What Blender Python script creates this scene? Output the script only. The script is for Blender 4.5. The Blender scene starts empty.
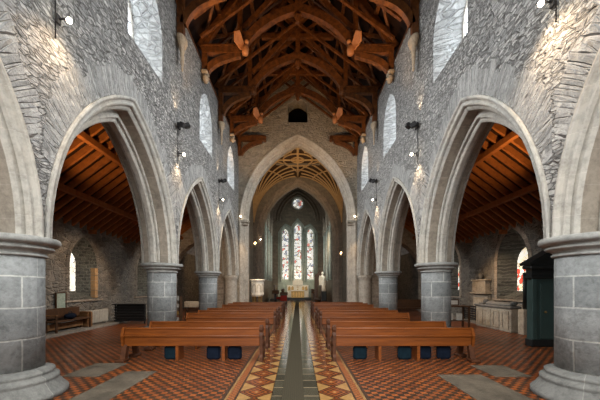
import bpy, math, random
from mathutils import Vector, Matrix
from mathutils.geometry import tessellate_polygon
random.seed(7)
PI = math.pi
sc = bpy.context.scene
COL = sc.collection
H = 1.8                      # eye height

# ------------------------------------------------------------------ materials
def newmat(name, rough=0.8, spec=0.3):
    m = bpy.data.materials.new(name); m.use_nodes = True
    nt = m.node_tree; b = nt.nodes['Principled BSDF']
    b.inputs['Roughness'].default_value = rough
    b.inputs['Specular IOR Level'].default_value = spec
    return m, nt, b
def N(nt, t, **kw):
    n = nt.nodes.new(t)
    for k, v in kw.items():
        if k.startswith('i_'):
            n.inputs[int(k[2:]) if k[2:].isdigit() else k[2:].replace('_', ' ')].default_value = v
        else: setattr(n, k, v)
    return n
def L(nt, a, b): nt.links.new(a, b)
def math_(nt, op, a, b=None):
    n = nt.nodes.new('ShaderNodeMath'); n.operation = op
    for i, v in enumerate((a, b)):
        if v is None: continue
        if isinstance(v, (int, float)): n.inputs[i].default_value = v
        else: L(nt, v, n.inputs[i])
    return n.outputs[0]
def mix(nt, fac, a, b, blend='MIX'):
    n = nt.nodes.new('ShaderNodeMix'); n.data_type = 'RGBA'; n.blend_type = blend
    for s, v in ((n.inputs[0], fac), (n.inputs[6], a), (n.inputs[7], b)):
        if isinstance(v, (int, float)): s.default_value = v
        elif isinstance(v, tuple): s.default_value = (*v, 1) if len(v) == 3 else v
        else: L(nt, v, s)
    return n.outputs[2]
def ramp(nt, fac, stops, interp='LINEAR'):
    n = nt.nodes.new('ShaderNodeValToRGB'); n.color_ramp.interpolation = interp
    e = n.color_ramp.elements
    while len(e) < len(stops): e.new(0.5)
    for k, (p, c) in zip(e, stops): k.position = p; k.color = (*c, 1)
    L(nt, fac, n.inputs[0]); return n.outputs[0]
def coords(nt, mode):
    if mode == 'uv':
        return N(nt, 'ShaderNodeUVMap').outputs[0]
    g = N(nt, 'ShaderNodeNewGeometry')
    s = N(nt, 'ShaderNodeSeparateXYZ'); L(nt, g.outputs['Position'], s.inputs[0])
    c = N(nt, 'ShaderNodeCombineXYZ')
    if mode == 'wall':
        L(nt, math_(nt, 'ADD', s.outputs[0], s.outputs[1]), c.inputs[0]); L(nt, s.outputs[2], c.inputs[1])
    else:
        L(nt, s.outputs[0], c.inputs[0]); L(nt, s.outputs[1], c.inputs[1])
    return c.outputs[0]
def noise(nt, vec, scale, detail=4, rough=.6):
    n = N(nt, 'ShaderNodeTexNoise'); n.inputs['Scale'].default_value = scale
    n.inputs['Detail'].default_value = detail; n.inputs['Roughness'].default_value = rough
    if vec is not None: L(nt, vec, n.inputs['Vector'])
    return n
def pos(nt): return N(nt, 'ShaderNodeNewGeometry').outputs['Position']

def stone(name, mode, c1, c2, mortar, bw, bh, ms, distort=.0, bump=.3, dist=.03, stain=(.5, .5, .5), stain_amt=.35, nscale=1.0, rough=.85, spec=.25, chip=0):
    m, nt, b = newmat(name, rough, spec)
    v = coords(nt, mode); P = pos(nt)
    if distort:
        nz = noise(nt, P, 1.7, 3)
        sub = N(nt, 'ShaderNodeVectorMath', operation='SUBTRACT'); L(nt, nz.outputs['Color'], sub.inputs[0]); sub.inputs[1].default_value = (.5, .5, .5)
        scl = N(nt, 'ShaderNodeVectorMath', operation='SCALE'); L(nt, sub.outputs[0], scl.inputs[0]); scl.inputs['Scale'].default_value = distort
        add = N(nt, 'ShaderNodeVectorMath', operation='ADD'); L(nt, v, add.inputs[0]); L(nt, scl.outputs[0], add.inputs[1]); v = add.outputs[0]
    br = N(nt, 'ShaderNodeTexBrick'); L(nt, v, br.inputs['Vector'])
    br.offset = .5; br.squash = 1.0
    for k, x in (('Color1', (*c1, 1)), ('Color2', (*c2, 1)), ('Mortar', (*mortar, 1)), ('Scale', 1.0), ('Mortar Size', ms), ('Mortar Smooth', .3), ('Bias', 0.0), ('Brick Width', bw), ('Row Height', bh)):
        br.inputs[k].default_value = x
    colr, fac = br.outputs['Color'], br.outputs['Fac']
    if chip:
        mp = N(nt, 'ShaderNodeMapping'); L(nt, v, mp.inputs[0]); mp.inputs['Scale'].default_value = (1.35 / bw, 1.05 / bh, 1)
        vc = N(nt, 'ShaderNodeTexVoronoi'); ve = N(nt, 'ShaderNodeTexVoronoi', feature='DISTANCE_TO_EDGE')
        for q_ in (vc, ve): L(nt, mp.outputs[0], q_.inputs['Vector']); q_.inputs['Scale'].default_value = 1.0; q_.inputs['Randomness'].default_value = .85
        sp = N(nt, 'ShaderNodeSeparateColor'); L(nt, vc.outputs['Color'], sp.inputs[0])
        colr = ramp(nt, sp.outputs[0], [(.0, c2), (.45, tuple((a + b) / 2 for a, b in zip(c1, c2))), (1, c1)])
        joint = ramp(nt, ve.outputs['Distance'], [(.0, (1, 1, 1)), (.03, (1, 1, 1)), (.10, (0, 0, 0))])
        colr = mix(nt, joint, colr, mortar); fac = joint
    big = noise(nt, P, .55 * nscale, 4, .65)
    fine = noise(nt, P, 9 * nscale, 5, .7)
    mid = noise(nt, P, 3.1 * nscale, 4, .7)
    col = mix(nt, math_(nt, 'MULTIPLY', ramp(nt, big.outputs[0], [(.38, (0, 0, 0)), (.62, (1, 1, 1))]), stain_amt), colr, stain)
    k = math_(nt, 'ADD', math_(nt, 'MULTIPLY', fine.outputs[0], .9), math_(nt, 'MULTIPLY', mid.outputs[0], .9))
    col = mix(nt, .75, col, ramp(nt, k, [(.45, (.42, .42, .42)), (1.25, (1.5, 1.5, 1.5))]), 'MULTIPLY')
    L(nt, col, b.inputs['Base Color'])
    hgt = math_(nt, 'ADD', math_(nt, 'MULTIPLY', fac, -1.6 if chip else -1.0), math_(nt, 'ADD', math_(nt, 'MULTIPLY', fine.outputs[0], 1.2), math_(nt, 'MULTIPLY', mid.outputs[0], 1.6)))
    bp = N(nt, 'ShaderNodeBump'); bp.inputs['Strength'].default_value = bump; bp.inputs['Distance'].default_value = dist
    L(nt, hgt, bp.inputs['Height']); L(nt, bp.outputs[0], b.inputs['Normal'])
    return m

def wood(name, c1, c2, rough=.45, spec=.4, scale=(6, 6, 6), bump=.1, coat=0):
    m, nt, b = newmat(name, rough, spec)
    tc = N(nt, 'ShaderNodeTexCoord')
    mp = N(nt, 'ShaderNodeMapping'); L(nt, tc.outputs['Object'], mp.inputs[0]); mp.inputs['Scale'].default_value = scale
    n = noise(nt, mp.outputs[0], 1.0, 5, .65)
    col = ramp(nt, n.outputs[0], [(.3, c1), (.7, c2)])
    L(nt, col, b.inputs['Base Color'])
    if coat: b.inputs['Coat Weight'].default_value = coat; b.inputs['Coat Roughness'].default_value = .25
    bp = N(nt, 'ShaderNodeBump'); bp.inputs['Strength'].default_value = bump; bp.inputs['Distance'].default_value = .01
    L(nt, n.outputs[0], bp.inputs['Height']); L(nt, bp.outputs[0], b.inputs['Normal'])
    return m
def plain(name, c, rough=.6, spec=.3, metal=0, var=.25, scale=8):
    m, nt, b = newmat(name, rough, spec); b.inputs['Metallic'].default_value = metal
    n = noise(nt, pos(nt), scale, 4)
    lo = tuple(x * (1 - var) for x in c); hi = tuple(min(1, x * (1 + var)) for x in c)
    L(nt, ramp(nt, n.outputs[0], [(.3, lo), (.7, hi)]), b.inputs['Base Color'])
    return m
def emit(name, c, s):
    m, nt, b = newmat(name, .5); b.inputs['Base Color'].default_value = (*c, 1)
    b.inputs['Emission Color'].default_value = (*c, 1); b.inputs['Emission Strength'].default_value = s
    return m
def stained(name, s, mode='wall', cols=None, cell=3.2, base=(.93, .92, .86)):
    m, nt, b = newmat(name, .3)
    v = coords(nt, mode)
    vo = N(nt, 'ShaderNodeTexVoronoi'); L(nt, v, vo.inputs['Vector']); vo.inputs['Scale'].default_value = cell
    ve = N(nt, 'ShaderNodeTexVoronoi', feature='DISTANCE_TO_EDGE'); L(nt, v, ve.inputs['Vector']); ve.inputs['Scale'].default_value = cell
    sp = N(nt, 'ShaderNodeSeparateColor'); L(nt, vo.outputs['Color'], sp.inputs[0])
    cols = cols or [base, (.75, .62, .5), (.5, .12, .08), base, (.12, .17, .3), (.8, .72, .6), (.15, .25, .15), base]
    c = ramp(nt, sp.outputs[0], [(i / len(cols), k) for i, k in enumerate(cols)], 'CONSTANT')
    lead = ramp(nt, ve.outputs[0], [(.02, (0.05, 0.05, 0.05)), (.06, (1, 1, 1))])
    c = mix(nt, 1.0, c, lead, 'MULTIPLY')
    L(nt, c, b.inputs['Base Color']); L(nt, c, b.inputs['Emission Color']); b.inputs['Emission Strength'].default_value = s
    return m

M = {}
M['rubble'] = stone('grey_rubble', 'wall', (.47, .465, .445), (.21, .212, .206), (.17, .168, .16), .26, .070, .02, .14, 1.0, .07, (.30, .305, .30), .35, 1.3, chip=.85)
M['gable'] = stone('gable_rubble', 'wall', (.36, .31, .24), (.24, .21, .165), (.33, .29, .23), .42, .17, .02, .10, .8, .05, (.25, .22, .18), .4, chip=.5)
M['vouss'] = stone('voussoir_rubble', 'uv', (.34, .34, .33), (.20, .205, .20), (.36, .36, .345), .10, .9, .012, .03, .9, .05, (.3, .3, .29), .3, 1.3, chip=.7)
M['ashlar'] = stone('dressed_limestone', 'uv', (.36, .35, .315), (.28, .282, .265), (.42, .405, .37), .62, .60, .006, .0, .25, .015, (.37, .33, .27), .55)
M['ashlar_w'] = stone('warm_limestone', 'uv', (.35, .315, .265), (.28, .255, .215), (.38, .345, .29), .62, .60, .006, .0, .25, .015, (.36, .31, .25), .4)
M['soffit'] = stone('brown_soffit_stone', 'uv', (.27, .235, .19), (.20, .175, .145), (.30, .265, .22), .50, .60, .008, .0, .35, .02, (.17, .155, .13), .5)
M['shaft'] = stone('blue_grey_limestone', 'uv', (.25, .26, .255), (.14, .148, .148), (.42, .42, .39), .78, .50, .014, .04, .5, .02, (.11, .117, .117), .6, 2.0)
M['cap'] = stone('grey_limestone_capital', 'uv', (.25, .255, .24), (.21, .215, .205), (.25, .25, .24), 1.6, 3.0, .006, 0, .3, .015, (.20, .205, .20), .4)
M['base'] = stone('dark_pillar_base_stone', 'uv', (.17, .172, .16), (.12, .123, .116), (.24, .24, .22), .9, 3.0, .008, 0, .4, .02, (.10, .10, .095), .5, 1.6)
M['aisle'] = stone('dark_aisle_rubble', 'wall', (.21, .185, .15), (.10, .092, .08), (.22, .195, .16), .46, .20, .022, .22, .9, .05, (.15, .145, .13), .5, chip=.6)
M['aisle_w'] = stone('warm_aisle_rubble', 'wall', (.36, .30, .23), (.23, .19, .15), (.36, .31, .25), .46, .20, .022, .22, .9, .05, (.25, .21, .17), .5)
M['niche'] = stone('shade_tinted_niche_rubble', 'wall', (.13, .135, .115), (.05, .052, .046), (.15, .15, .13), .3, .15, .025, .25, 1.0, .06, (.07, .07, .06), .5, 1.5)  # grey-green stone, darkened further so the recess shade is in the colour
M['quoin'] = stone('orange_quoin', 'wall', (.42, .25, .11), (.35, .2, .09), (.35, .27, .18), .9, .35, .012, .05, .4, .02, (.3, .2, .12), .4)
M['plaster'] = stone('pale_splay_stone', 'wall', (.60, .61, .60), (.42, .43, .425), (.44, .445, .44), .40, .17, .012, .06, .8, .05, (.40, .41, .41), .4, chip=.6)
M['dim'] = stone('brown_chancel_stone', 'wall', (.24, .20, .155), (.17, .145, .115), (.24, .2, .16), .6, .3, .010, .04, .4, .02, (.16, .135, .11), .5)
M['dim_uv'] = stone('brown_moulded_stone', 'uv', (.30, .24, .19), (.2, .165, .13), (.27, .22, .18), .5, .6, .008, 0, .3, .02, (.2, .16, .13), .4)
M['east'] = stone('green_grey_marble', 'wall', (.34, .40, .36), (.27, .32, .29), (.36, .39, .35), .5, .3, .008, .03, .3, .01, (.22, .25, .22), .4)
M['east_uv'] = stone('pale_green_moulding', 'uv', (.42, .45, .40), (.34, .38, .34), (.42, .42, .38), .6, .6, .006, 0, .2, .01, (.3, .33, .3), .4)
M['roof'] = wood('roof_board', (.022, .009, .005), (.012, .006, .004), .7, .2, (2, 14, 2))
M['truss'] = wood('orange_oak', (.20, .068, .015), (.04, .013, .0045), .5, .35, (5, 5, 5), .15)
M['angel'] = wood('pale_carved_oak', (.50, .20, .07), (.32, .12, .04), .5, .3)
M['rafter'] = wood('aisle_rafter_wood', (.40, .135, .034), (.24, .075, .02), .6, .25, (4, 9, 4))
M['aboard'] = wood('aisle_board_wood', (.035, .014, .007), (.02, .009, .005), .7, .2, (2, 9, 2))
M['vault'] = wood('vault_panel_wood', (.07, .034, .015), (.045, .022, .010), .6, .25, (2, 2, 2))
M['vrib'] = wood('vault_rib_wood', (.60, .40, .20), (.48, .31, .15), .5, .3, (3, 3, 3))
M['pew'] = wood('varnished_pew_wood', (.23, .064, .010), (.11, .029, .005), .34, .35, (1.2, 14, 14), .06, .15)
M['pew_d'] = wood('dark_carved_pew_wood', (.10, .035, .013), (.045, .017, .008), .55, .25, (9, 9, 9), .3)
M['kneeler'] = plain('dark_teal_hassock', (.006, .016, .024), .9, .1)
M['kneeler_b'] = plain('navy_hassock', (.006, .010, .020), .9, .1)
M['black'] = plain('black_metal', (.012, .012, .013), .45, .4)
M['green'] = plain('dark_green_paint', (.036, .066, .062), .4, .4, 0, .15, 2)
M['greend'] = plain('near_black_paint', (.010, .012, .012), .45, .4)
M['white'] = plain('white_marble', (.72, .68, .60), .5, .4, 0, .12, 5)
M['cream'] = plain('cream_radiator_paint', (.42, .39, .33), .5, .4, 0, .15, 5)
M['gold'] = plain('gilt_altar_front', (.55, .34, .11), .4, .5, .3, .3, 6)
M['brass'] = plain('aged_brass', (.35, .22, .08), .35, .5, .8, .2)
M['red'] = plain('red_cushion_cloth', (.32, .03, .02), .8, .2)
M['dkwood'] = wood('dark_bench_wood', (.085, .04, .018), (.04, .02, .010), .4, .4, (4, 10, 4))
M['midwood'] = wood('brown_bench_wood', (.26, .13, .05), (.15, .07, .03), .45, .4, (4, 10, 4))
M['paper'] = plain('white_paper', (.6, .57, .5), .8, .2, 0, .1)
M['notice'] = plain('pale_green_notice', (.30, .36, .30), .6, .3, 0, .25, 14)
M['slab'] = stone('grey_ledger_stone', 'floor', (.13, .11, .082), (.10, .085, .065), (.13, .11, .082), 5, 5, .0, .1, .25, .01, (.06, .052, .04), .8, 3.5, .5, .25)
M['corbel'] = stone('carved_corbel_stone', 'wall', (.38, .30, .21), (.33, .26, .18), (.3, .25, .2), 3, 3, 0, 0, .8, .04, (.25, .2, .15), .4, 3)
M['effigy'] = stone('dark_effigy_stone', 'wall', (.13, .13, .12), (.1, .1, .095), (.1, .1, .1), 4, 4, 0, 0, .5, .03, (.16, .15, .14), .5, 2)
M['tomb'] = stone('worn_pale_tomb_stone', 'wall', (.40, .35, .27), (.3, .26, .2), (.3, .25, .2), .9, 1.2, .01, .05, .6, .03, (.22, .18, .14), .5, 1.6)
M['bulb'] = emit('warm_bulb', (1, .82, .58), 40)
M['candle'] = emit('warm_candle_bulb', (1, .62, .28), 8)
M['sky_glass'] = stained('clear_leaded_glass', 5.4, 'wall', [(.86, .93, 1), (.8, .88, .95), (.9, .95, 1)], 4.0)
M['lancet'] = stained('stained_figure_glass', 1.0, 'wall', [(.92, .92, .86), (.85, .80, .72), (.92, .9, .86), (.55, .2, .16), (.9, .86, .8), (.8, .74, .68), (.28, .3, .36), (.92, .9, .84), (.45, .42, .34), (.9, .88, .82)], 3.6)
M['aisle_glass'] = stained('aisle_stained_glass', 1.1, 'wall', [(.95, .93, .85), (.85, .72, .5), (.7, .08, .05), (.9, .88, .8), (.85, .8, .7)], 5.5)
M['aisle_clear'] = stained('aisle_pale_glass', 1.2, 'wall', [(.95, .93, .85), (.9, .86, .76), (.8, .76, .66)], 6)
M['side_glass'] = stained('chancel_side_glass', 4.5, 'wall', [(.82, .92, .88), (.7, .82, .78), (.85, .93, .9)], 3)
M['grate'] = None

def floor_mats():
    out = []
    # 0 checker tiles
    m, nt, b = newmat('terracotta_check_tiles', .33, .45)
    v = coords(nt, 'floor'); T = .105
    ck = N(nt, 'ShaderNodeTexChecker'); ck.inputs['Scale'].default_value = 1 / T
    ad = N(nt, 'ShaderNodeVectorMath', operation='ADD'); ad.inputs[1].default_value = (50 * T + .01, 50 * T + .013, .02); L(nt, v, ad.inputs[0]); L(nt, ad.outputs[0], ck.inputs[0])
    br = N(nt, 'ShaderNodeTexBrick'); br.offset = 0; L(nt, ad.outputs[0], br.inputs['Vector'])
    for k, x in (('Color1', (.33, .090, .020, 1)), ('Color2', (.19, .048, .013, 1)), ('Mortar', (.1, .05, .03, 1)), ('Scale', 1.0), ('Mortar Size', .003), ('Brick Width', T), ('Row Height', T)):
        br.inputs[k].default_value = x
    big = noise(nt, v, .5, 3)
    dark = ramp(nt, big.outputs[0], [(.4, (.03, .017, .010)), (.62, (.055, .028, .014))])
    col = mix(nt, ck.outputs['Fac'], dark, br.outputs['Color'])
    med = noise(nt, v, 3, 4)
    col = mix(nt, .5, col, ramp(nt, med.outputs[0], [(.3, (.6, .6, .6)), (.7, (1.3, 1.25, 1.2))]), 'MULTIPLY')
    L(nt, col, b.inputs['Base Color'])
    L(nt, math_(nt, 'ADD', math_(nt, 'MULTIPLY', med.outputs[0], .35), .22), b.inputs['Roughness'])
    out.append(m)
    # 1 diamond band
    m, nt, b = newmat('diamond_tile_band', .15, .45)
    g = N(nt, 'ShaderNodeNewGeometry'); s = N(nt, 'ShaderNodeSeparateXYZ'); L(nt, g.outputs['Position'], s.inputs[0])
    ax = math_(nt, 'ABSOLUTE', math_(nt, 'ADD', s.outputs[0], .04))
    W = .56
    u = math_(nt, 'ABSOLUTE', math_(nt, 'SUBTRACT', math_(nt, 'DIVIDE', math_(nt, 'SUBTRACT', ax, .39), W), .5))
    vv = math_(nt, 'ABSOLUTE', math_(nt, 'SUBTRACT', math_(nt, 'FRACT', math_(nt, 'DIVIDE', math_(nt, 'ADD', s.outputs[1], 20.25), W)), .5))
    d = math_(nt, 'ADD', u, vv)
    c = ramp(nt, d, [(0, (.38, .20, .07)), (.07, (.25, .07, .02)), (.20, (.05, .022, .011)), (.27, (.27, .078, .02)), (.36, (.045, .02, .011)), (.43, (.20, .055, .018)), (.50, (.05, .022, .011)), (.57, (.36, .20, .07))], 'CONSTANT')
    n = noise(nt, g.outputs['Position'], 6, 4)
    c = mix(nt, .6, c, ramp(nt, n.outputs[0], [(.3, (.6, .6, .6)), (.7, (1.25, 1.2, 1.15))]), 'MULTIPLY')
    L(nt, c, b.inputs['Base Color']); out.append(m)
    # 2 small check border
    m, nt, b = newmat('chequer_border_tiles', .3, .45)
    v = coords(nt, 'floor')
    ck = N(nt, 'ShaderNodeTexChecker'); ck.inputs['Scale'].default_value = 1 / .05
    ad = N(nt, 'ShaderNodeVectorMath', operation='ADD'); ad.inputs[1].default_value = (5, 5, .01); L(nt, v, ad.inputs[0]); L(nt, ad.outputs[0], ck.inputs[0])
    ck.inputs['Color1'].default_value = (.36, .11, .03, 1); ck.inputs['Color2'].default_value = (.13, .05, .02, 1)
    L(nt, ck.outputs[0], b.inputs['Base Color']); out.append(m)
    # 3 cream line, 4 dark line
    out.append(plain('cream_tile_line', (.27, .15, .055), .35, .4)); out.append(plain('dark_tile_line', (.05, .026, .015), .35, .4))
    # 5 grey-green slabs next to the runner
    m, nt, b = newmat('grey_green_slabs', .09, .5)
    v = coords(nt, 'floor')
    br = N(nt, 'ShaderNodeTexBrick'); br.offset = 0; L(nt, v, br.inputs['Vector'])
    for k, x in (('Color1', (.085, .075, .05, 1)), ('Color2', (.05, .044, .03, 1)), ('Mortar', (.22, .17, .11, 1)), ('Scale', 1.0), ('Mortar Size', .02), ('Brick Width', 4.0), ('Row Height', .42)):
        br.inputs[k].default_value = x
    n = noise(nt, v, 5, 4)
    L(nt, mix(nt, .5, br.outputs[0], ramp(nt, n.outputs[0], [(.3, (.6, .6, .6)), (.7, (1.3, 1.3, 1.3))]), 'MULTIPLY'), b.inputs['Base Color'])
    out.append(m)
    # 6 aisle floor paving far
    out.append(stone('worn_step_stone', 'floor', (.2, .18, .15), (.15, .135, .115), (.2, .18, .15), .8, .6, .01, .02, .2, .01, (.13, .12, .1), .5))
    return out
FM = floor_mats()

# runner
m, nt, b = newmat('dark_runner', .9, .03)
v = coords(nt, 'floor')
wv = N(nt, 'ShaderNodeTexWave'); wv.inputs['Scale'].default_value = 9; L(nt, v, wv.inputs['Vector'])
n = noise(nt, v, 40, 2)
col = mix(nt, n.outputs[0], (.028, .024, .016), (.095, .080, .052))
L(nt, mix(nt, math_(nt, 'MULTIPLY', wv.outputs[1], .35), col, (.03, .03, .024)), b.inputs['Base Color'])
M['runner'] = m

# ------------------------------------------------------------------ mesh builder
class MB:
    def __init__(s): s.v = []; s.f = []; s.uv = []; s.mi = []; s.smooth = []
    def face(s, pts, uv=None, mi=0, sm=False):
        b = len(s.v); s.v += [tuple(p) for p in pts]; s.f.append(tuple(range(b, b + len(pts))))
        s.uv.append(uv or [(0, 0)] * len(pts)); s.mi.append(mi); s.smooth.append(sm); return s
    def box(s, x0, x1, y0, y1, z0, z1, mi=0):
        a = [(x, y, z) for z in (z0, z1) for x, y in ((x0, y0), (x1, y0), (x1, y1), (x0, y1))]
        for q in ((0, 3, 2, 1), (4, 5, 6, 7), (0, 1, 5, 4), (1, 2, 6, 5), (2, 3, 7, 6), (3, 0, 4, 7)):
            s.face([a[i] for i in q], mi=mi)
        return s
    def bevbox(s, x0, x1, y0, y1, z0, z1, r=.02, mi=0):
        # box with chamfered vertical and top edges
        o = [(x0 + r, y0), (x1 - r, y0), (x1, y0 + r), (x1, y1 - r), (x1 - r, y1), (x0 + r, y1), (x0, y1 - r), (x0, y0 + r)]
        i = [(min(max(x, x0 + r), x1 - r), min(max(y, y0 + r), y1 - r)) for x, y in o]
        cx, cy = (x0 + x1) / 2, (y0 + y1) / 2
        sh = lambda p: (p[0] + (r if p[0] < cx else -r) * .7, p[1] + (r if p[1] < cy else -r) * .7)
        rings = [[(*sh(p), z0) for p in o], [(*p, z0 + r) for p in o], [(*p, z1 - r) for p in o], [(*sh(p), z1) for p in o]]
        for a, b in zip(rings, rings[1:]):
            for k in range(8): s.face([a[k], a[(k + 1) % 8], b[(k + 1) % 8], b[k]], mi=mi)
        s.face(rings[0][::-1], mi=mi); s.face(rings[-1], mi=mi); return s
    def bar(s, p, q, w, h, up=(0, 0, 1), mi=0):
        p = Vector(p); q = Vector(q); d = (q - p).normalized(); u = Vector(up)
        a = d.cross(u)
        if a.length < 1e-4: a = d.cross(Vector((0, 1, 0)))
        a.normalize(); c = a.cross(d).normalized()
        r = [[e + a * (i * w / 2) + c * (j * h / 2) for i, j in ((-1, -1), (1, -1), (1, 1), (-1, 1))] for e in (p, q)]
        for k in range(4): s.face([r[0][k], r[0][(k + 1) % 4], r[1][(k + 1) % 4], r[1][k]], mi=mi)
        s.face(r[0][::-1], mi=mi); s.face(r[1], mi=mi); return s
    def sweep(s, pts, w, h, side, mi=0):
        # rectangular section along pts; side = constant vector for the w direction
        pts = [Vector(p) for p in pts]; sd = Vector(side).normalized(); R = []
        for i, p in enumerate(pts):
            t = (pts[min(i + 1, len(pts) - 1)] - pts[max(i - 1, 0)]).normalized(); c = sd.cross(t).normalized()
            hh = h[i] if isinstance(h, (list, tuple)) else h
            R.append([p + sd * (a * w / 2) + c * (b * hh / 2) for a, b in ((-1, -1), (1, -1), (1, 1), (-1, 1))])
        for a, b in zip(R, R[1:]):
            for k in range(4): s.face([a[k], a[(k + 1) % 4], b[(k + 1) % 4], b[k]], mi=mi)
        s.face(R[0][::-1], mi=mi); s.face(R[-1], mi=mi); return s
    def tube(s, pts, r, n=8, mi=0):
        pts = [Vector(p) for p in pts]; R = []
        for i, p in enumerate(pts):
            t = (pts[min(i + 1, len(pts) - 1)] - pts[max(i - 1, 0)]).normalized()
            a = t.cross(Vector((0, 0, 1)))
            if a.length < 1e-3: a = t.cross(Vector((1, 0, 0)))
            a.normalize(); c = t.cross(a); rr = r[i] if isinstance(r, (list, tuple)) else r
            R.append([p + a * (rr * math.cos(k * 2 * PI / n)) + c * (rr * math.sin(k * 2 * PI / n)) for k in range(n)])
        for a, b in zip(R, R[1:]):
            for k in range(n): s.face([a[k], a[(k + 1) % n], b[(k + 1) % n], b[k]], mi=mi, sm=True)
        s.face(R[0][::-1], mi=mi); s.face(R[-1], mi=mi); return s
    def lathe(s, prof, c=(0, 0, 0), n=32, mi=0, sx=1, sy=1, sm=True):
        R = []; vl = [0]
        for a, b in zip(prof, prof[1:]): vl.append(vl[-1] + math.hypot(a[0] - b[0], a[1] - b[1]))
        rm = max(p[0] for p in prof)
        for r, z in prof: R.append([(c[0] + sx * r * math.cos(k * 2 * PI / n), c[1] + sy * r * math.sin(k * 2 * PI / n), c[2] + z) for k in range(n)])
        for i, (a, b) in enumerate(zip(R, R[1:])):
            for k in range(n):
                u0, u1 = k * 2 * PI / n * rm, (k + 1) * 2 * PI / n * rm
                s.face([a[k], a[(k + 1) % n], b[(k + 1) % n], b[k]], [(u0, vl[i]), (u1, vl[i]), (u1, vl[i + 1]), (u0, vl[i + 1])], mi, sm)
        s.face(R[0][::-1], mi=mi); s.face(R[-1], mi=mi); return s
    def ball(s, c, r, n=10, mi=0, sx=1, sy=1, sz=1):
        return s.lathe([(max(1e-3, r * math.sin(t * PI / n)), -r * sz * math.cos(t * PI / n)) for t in range(n + 1)], c, n * 2 if n < 10 else 16, mi, sx, sy)
    def prism(s, pts, ext, mi=0):
        e = Vector(ext); a = [Vector(p) for p in pts]; b = [p + e for p in a]
        for t in tessellate_polygon([a]):
            s.face([a[i] for i in t], mi=mi); s.face([b[i] for i in t[::-1]], mi=mi)
        n = len(a)
        for k in range(n): s.face([a[k], a[(k + 1) % n], b[(k + 1) % n], b[k]], mi=mi)
        return s
    def poly(s, outer, holes, fn, mi=0):
        loops = [[Vector((a, b, 0)) for a, b in l] for l in [outer] + holes]
        flat = [p for l in loops for p in l]
        for t in tessellate_polygon(loops): s.face([fn(flat[i].x, flat[i].y) for i in t], mi=mi)
        return s
    def strip(s, A, B, mi=0, u0=0, v0=0, v1=.3, closed=False, sm=False):
        u = u0; n = len(A)
        for i in range(n if closed else n - 1):
            j = (i + 1) % n
            d = (Vector(A[i]) - Vector(A[j])).length * .5 + (Vector(B[i]) - Vector(B[j])).length * .5
            s.face([A[i], A[j], B[j], B[i]], [(u, v0), (u + d, v0), (u + d, v1), (u, v1)], mi, sm); u += d
        return s
    def build(s, name, mats, parent=None, merge=False):
        me = bpy.data.meshes.new(name); me.from_pydata(s.v, [], s.f)
        if not isinstance(mats, (list, tuple)): mats = [mats]
        for m in mats: me.materials.append(m)
        ul = me.uv_layers.new(name='UVMap')
        flat = [c for f in s.uv for p in f for c in p]
        ul.data.foreach_set('uv', flat)
        me.polygons.foreach_set('material_index', s.mi); me.polygons.foreach_set('use_smooth', s.smooth)
        import bmesh
        bm = bmesh.new(); bm.from_mesh(me); bmesh.ops.remove_doubles(bm, verts=bm.verts, dist=1e-4)
        bmesh.ops.recalc_face_normals(bm, faces=bm.faces); bm.to_mesh(me); bm.free()
        o = bpy.data.objects.new(name, me); COL.objects.link(o)
        if parent: o.parent = parent
        return o
def tag(o, label, cat, group=None, kind=None):
    o['label'] = label; o['category'] = cat
    if group: o['group'] = group
    if kind: o['kind'] = kind
    return o
def empty(name, loc, label, cat, group=None, kind=None):
    o = bpy.data.objects.new(name, None); COL.objects.link(o); o.location = loc; o.empty_display_size = .2
    return tag(o, label, cat, group, kind)
def copy_tree(o, parent=None):
    c = o.copy(); COL.objects.link(c)
    if parent: c.parent = parent
    for ch in list(o.children): copy_tree(ch, c)
    return c

# pointed arch curve: half-span a, centre offset c (radius a+c); returns list of (s,z) from +side to -side
def arch(mid, a, zs, c, n=14, jamb=None):
    R = a + c; th = math.acos(max(-1, min(1, c / R)))
    r = [(mid - c + R * math.cos(th * i / n), zs + R * math.sin(th * i / n)) for i in range(n + 1)]
    l = [(2 * mid - p[0], p[1]) for p in r[:-1]][::-1]
    out = r + l
    if jamb is not None:
        out = [(mid + a, jamb)] + out + [(mid - a, jamb)]
    return out
def rings(mb, prof, mid, zs, c, fn, mi=0, jamb=None, n=14, sm=False):
    v = 0; prev = None
    for (a, t) in prof:
        cur = [fn(s_, z_, t) for s_, z_ in arch(mid, a, zs, c, n, jamb)]
        if prev:
            dv = math.hypot(a - pa, t - pt); mb.strip(prev, cur, mi, 0, v, v + dv, sm=sm); v += dv
        prev, pa, pt = cur, a, t
    return mb
LEFT, RIGHT = -1, 1
SIDE = {LEFT: 'left', RIGHT: 'right'}

# ------------------------------------------------------------------ dimensions
XW, TH = 4.20, 1.1            # nave wall face, thickness
XP = 4.745                    # pillar centre line
BAY = 5.5
PY = [4.92, 10.55, 16.08, 21.58]      # pillars (4th is the respond at the chancel arch)
ZS = 2.61                     # arcade springing
CA, A0 = 1.55, 2.45           # arcade arch centre offset / outer order half span
YA, YE = -3.5, 21.6
ZW = 11.6
ARCH_M = [2.25, 7.78, 13.3, 18.82]     # arch centres
CLER = [8.5, 14.0, 19.15, 3.0]
GT = .74                     # depth of the clerestory glass in the wall
COUT = (.62, .3, 8.25, 9.5)  # its opening: half width, arch offset, sill, springing
AISX = 9.5

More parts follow.
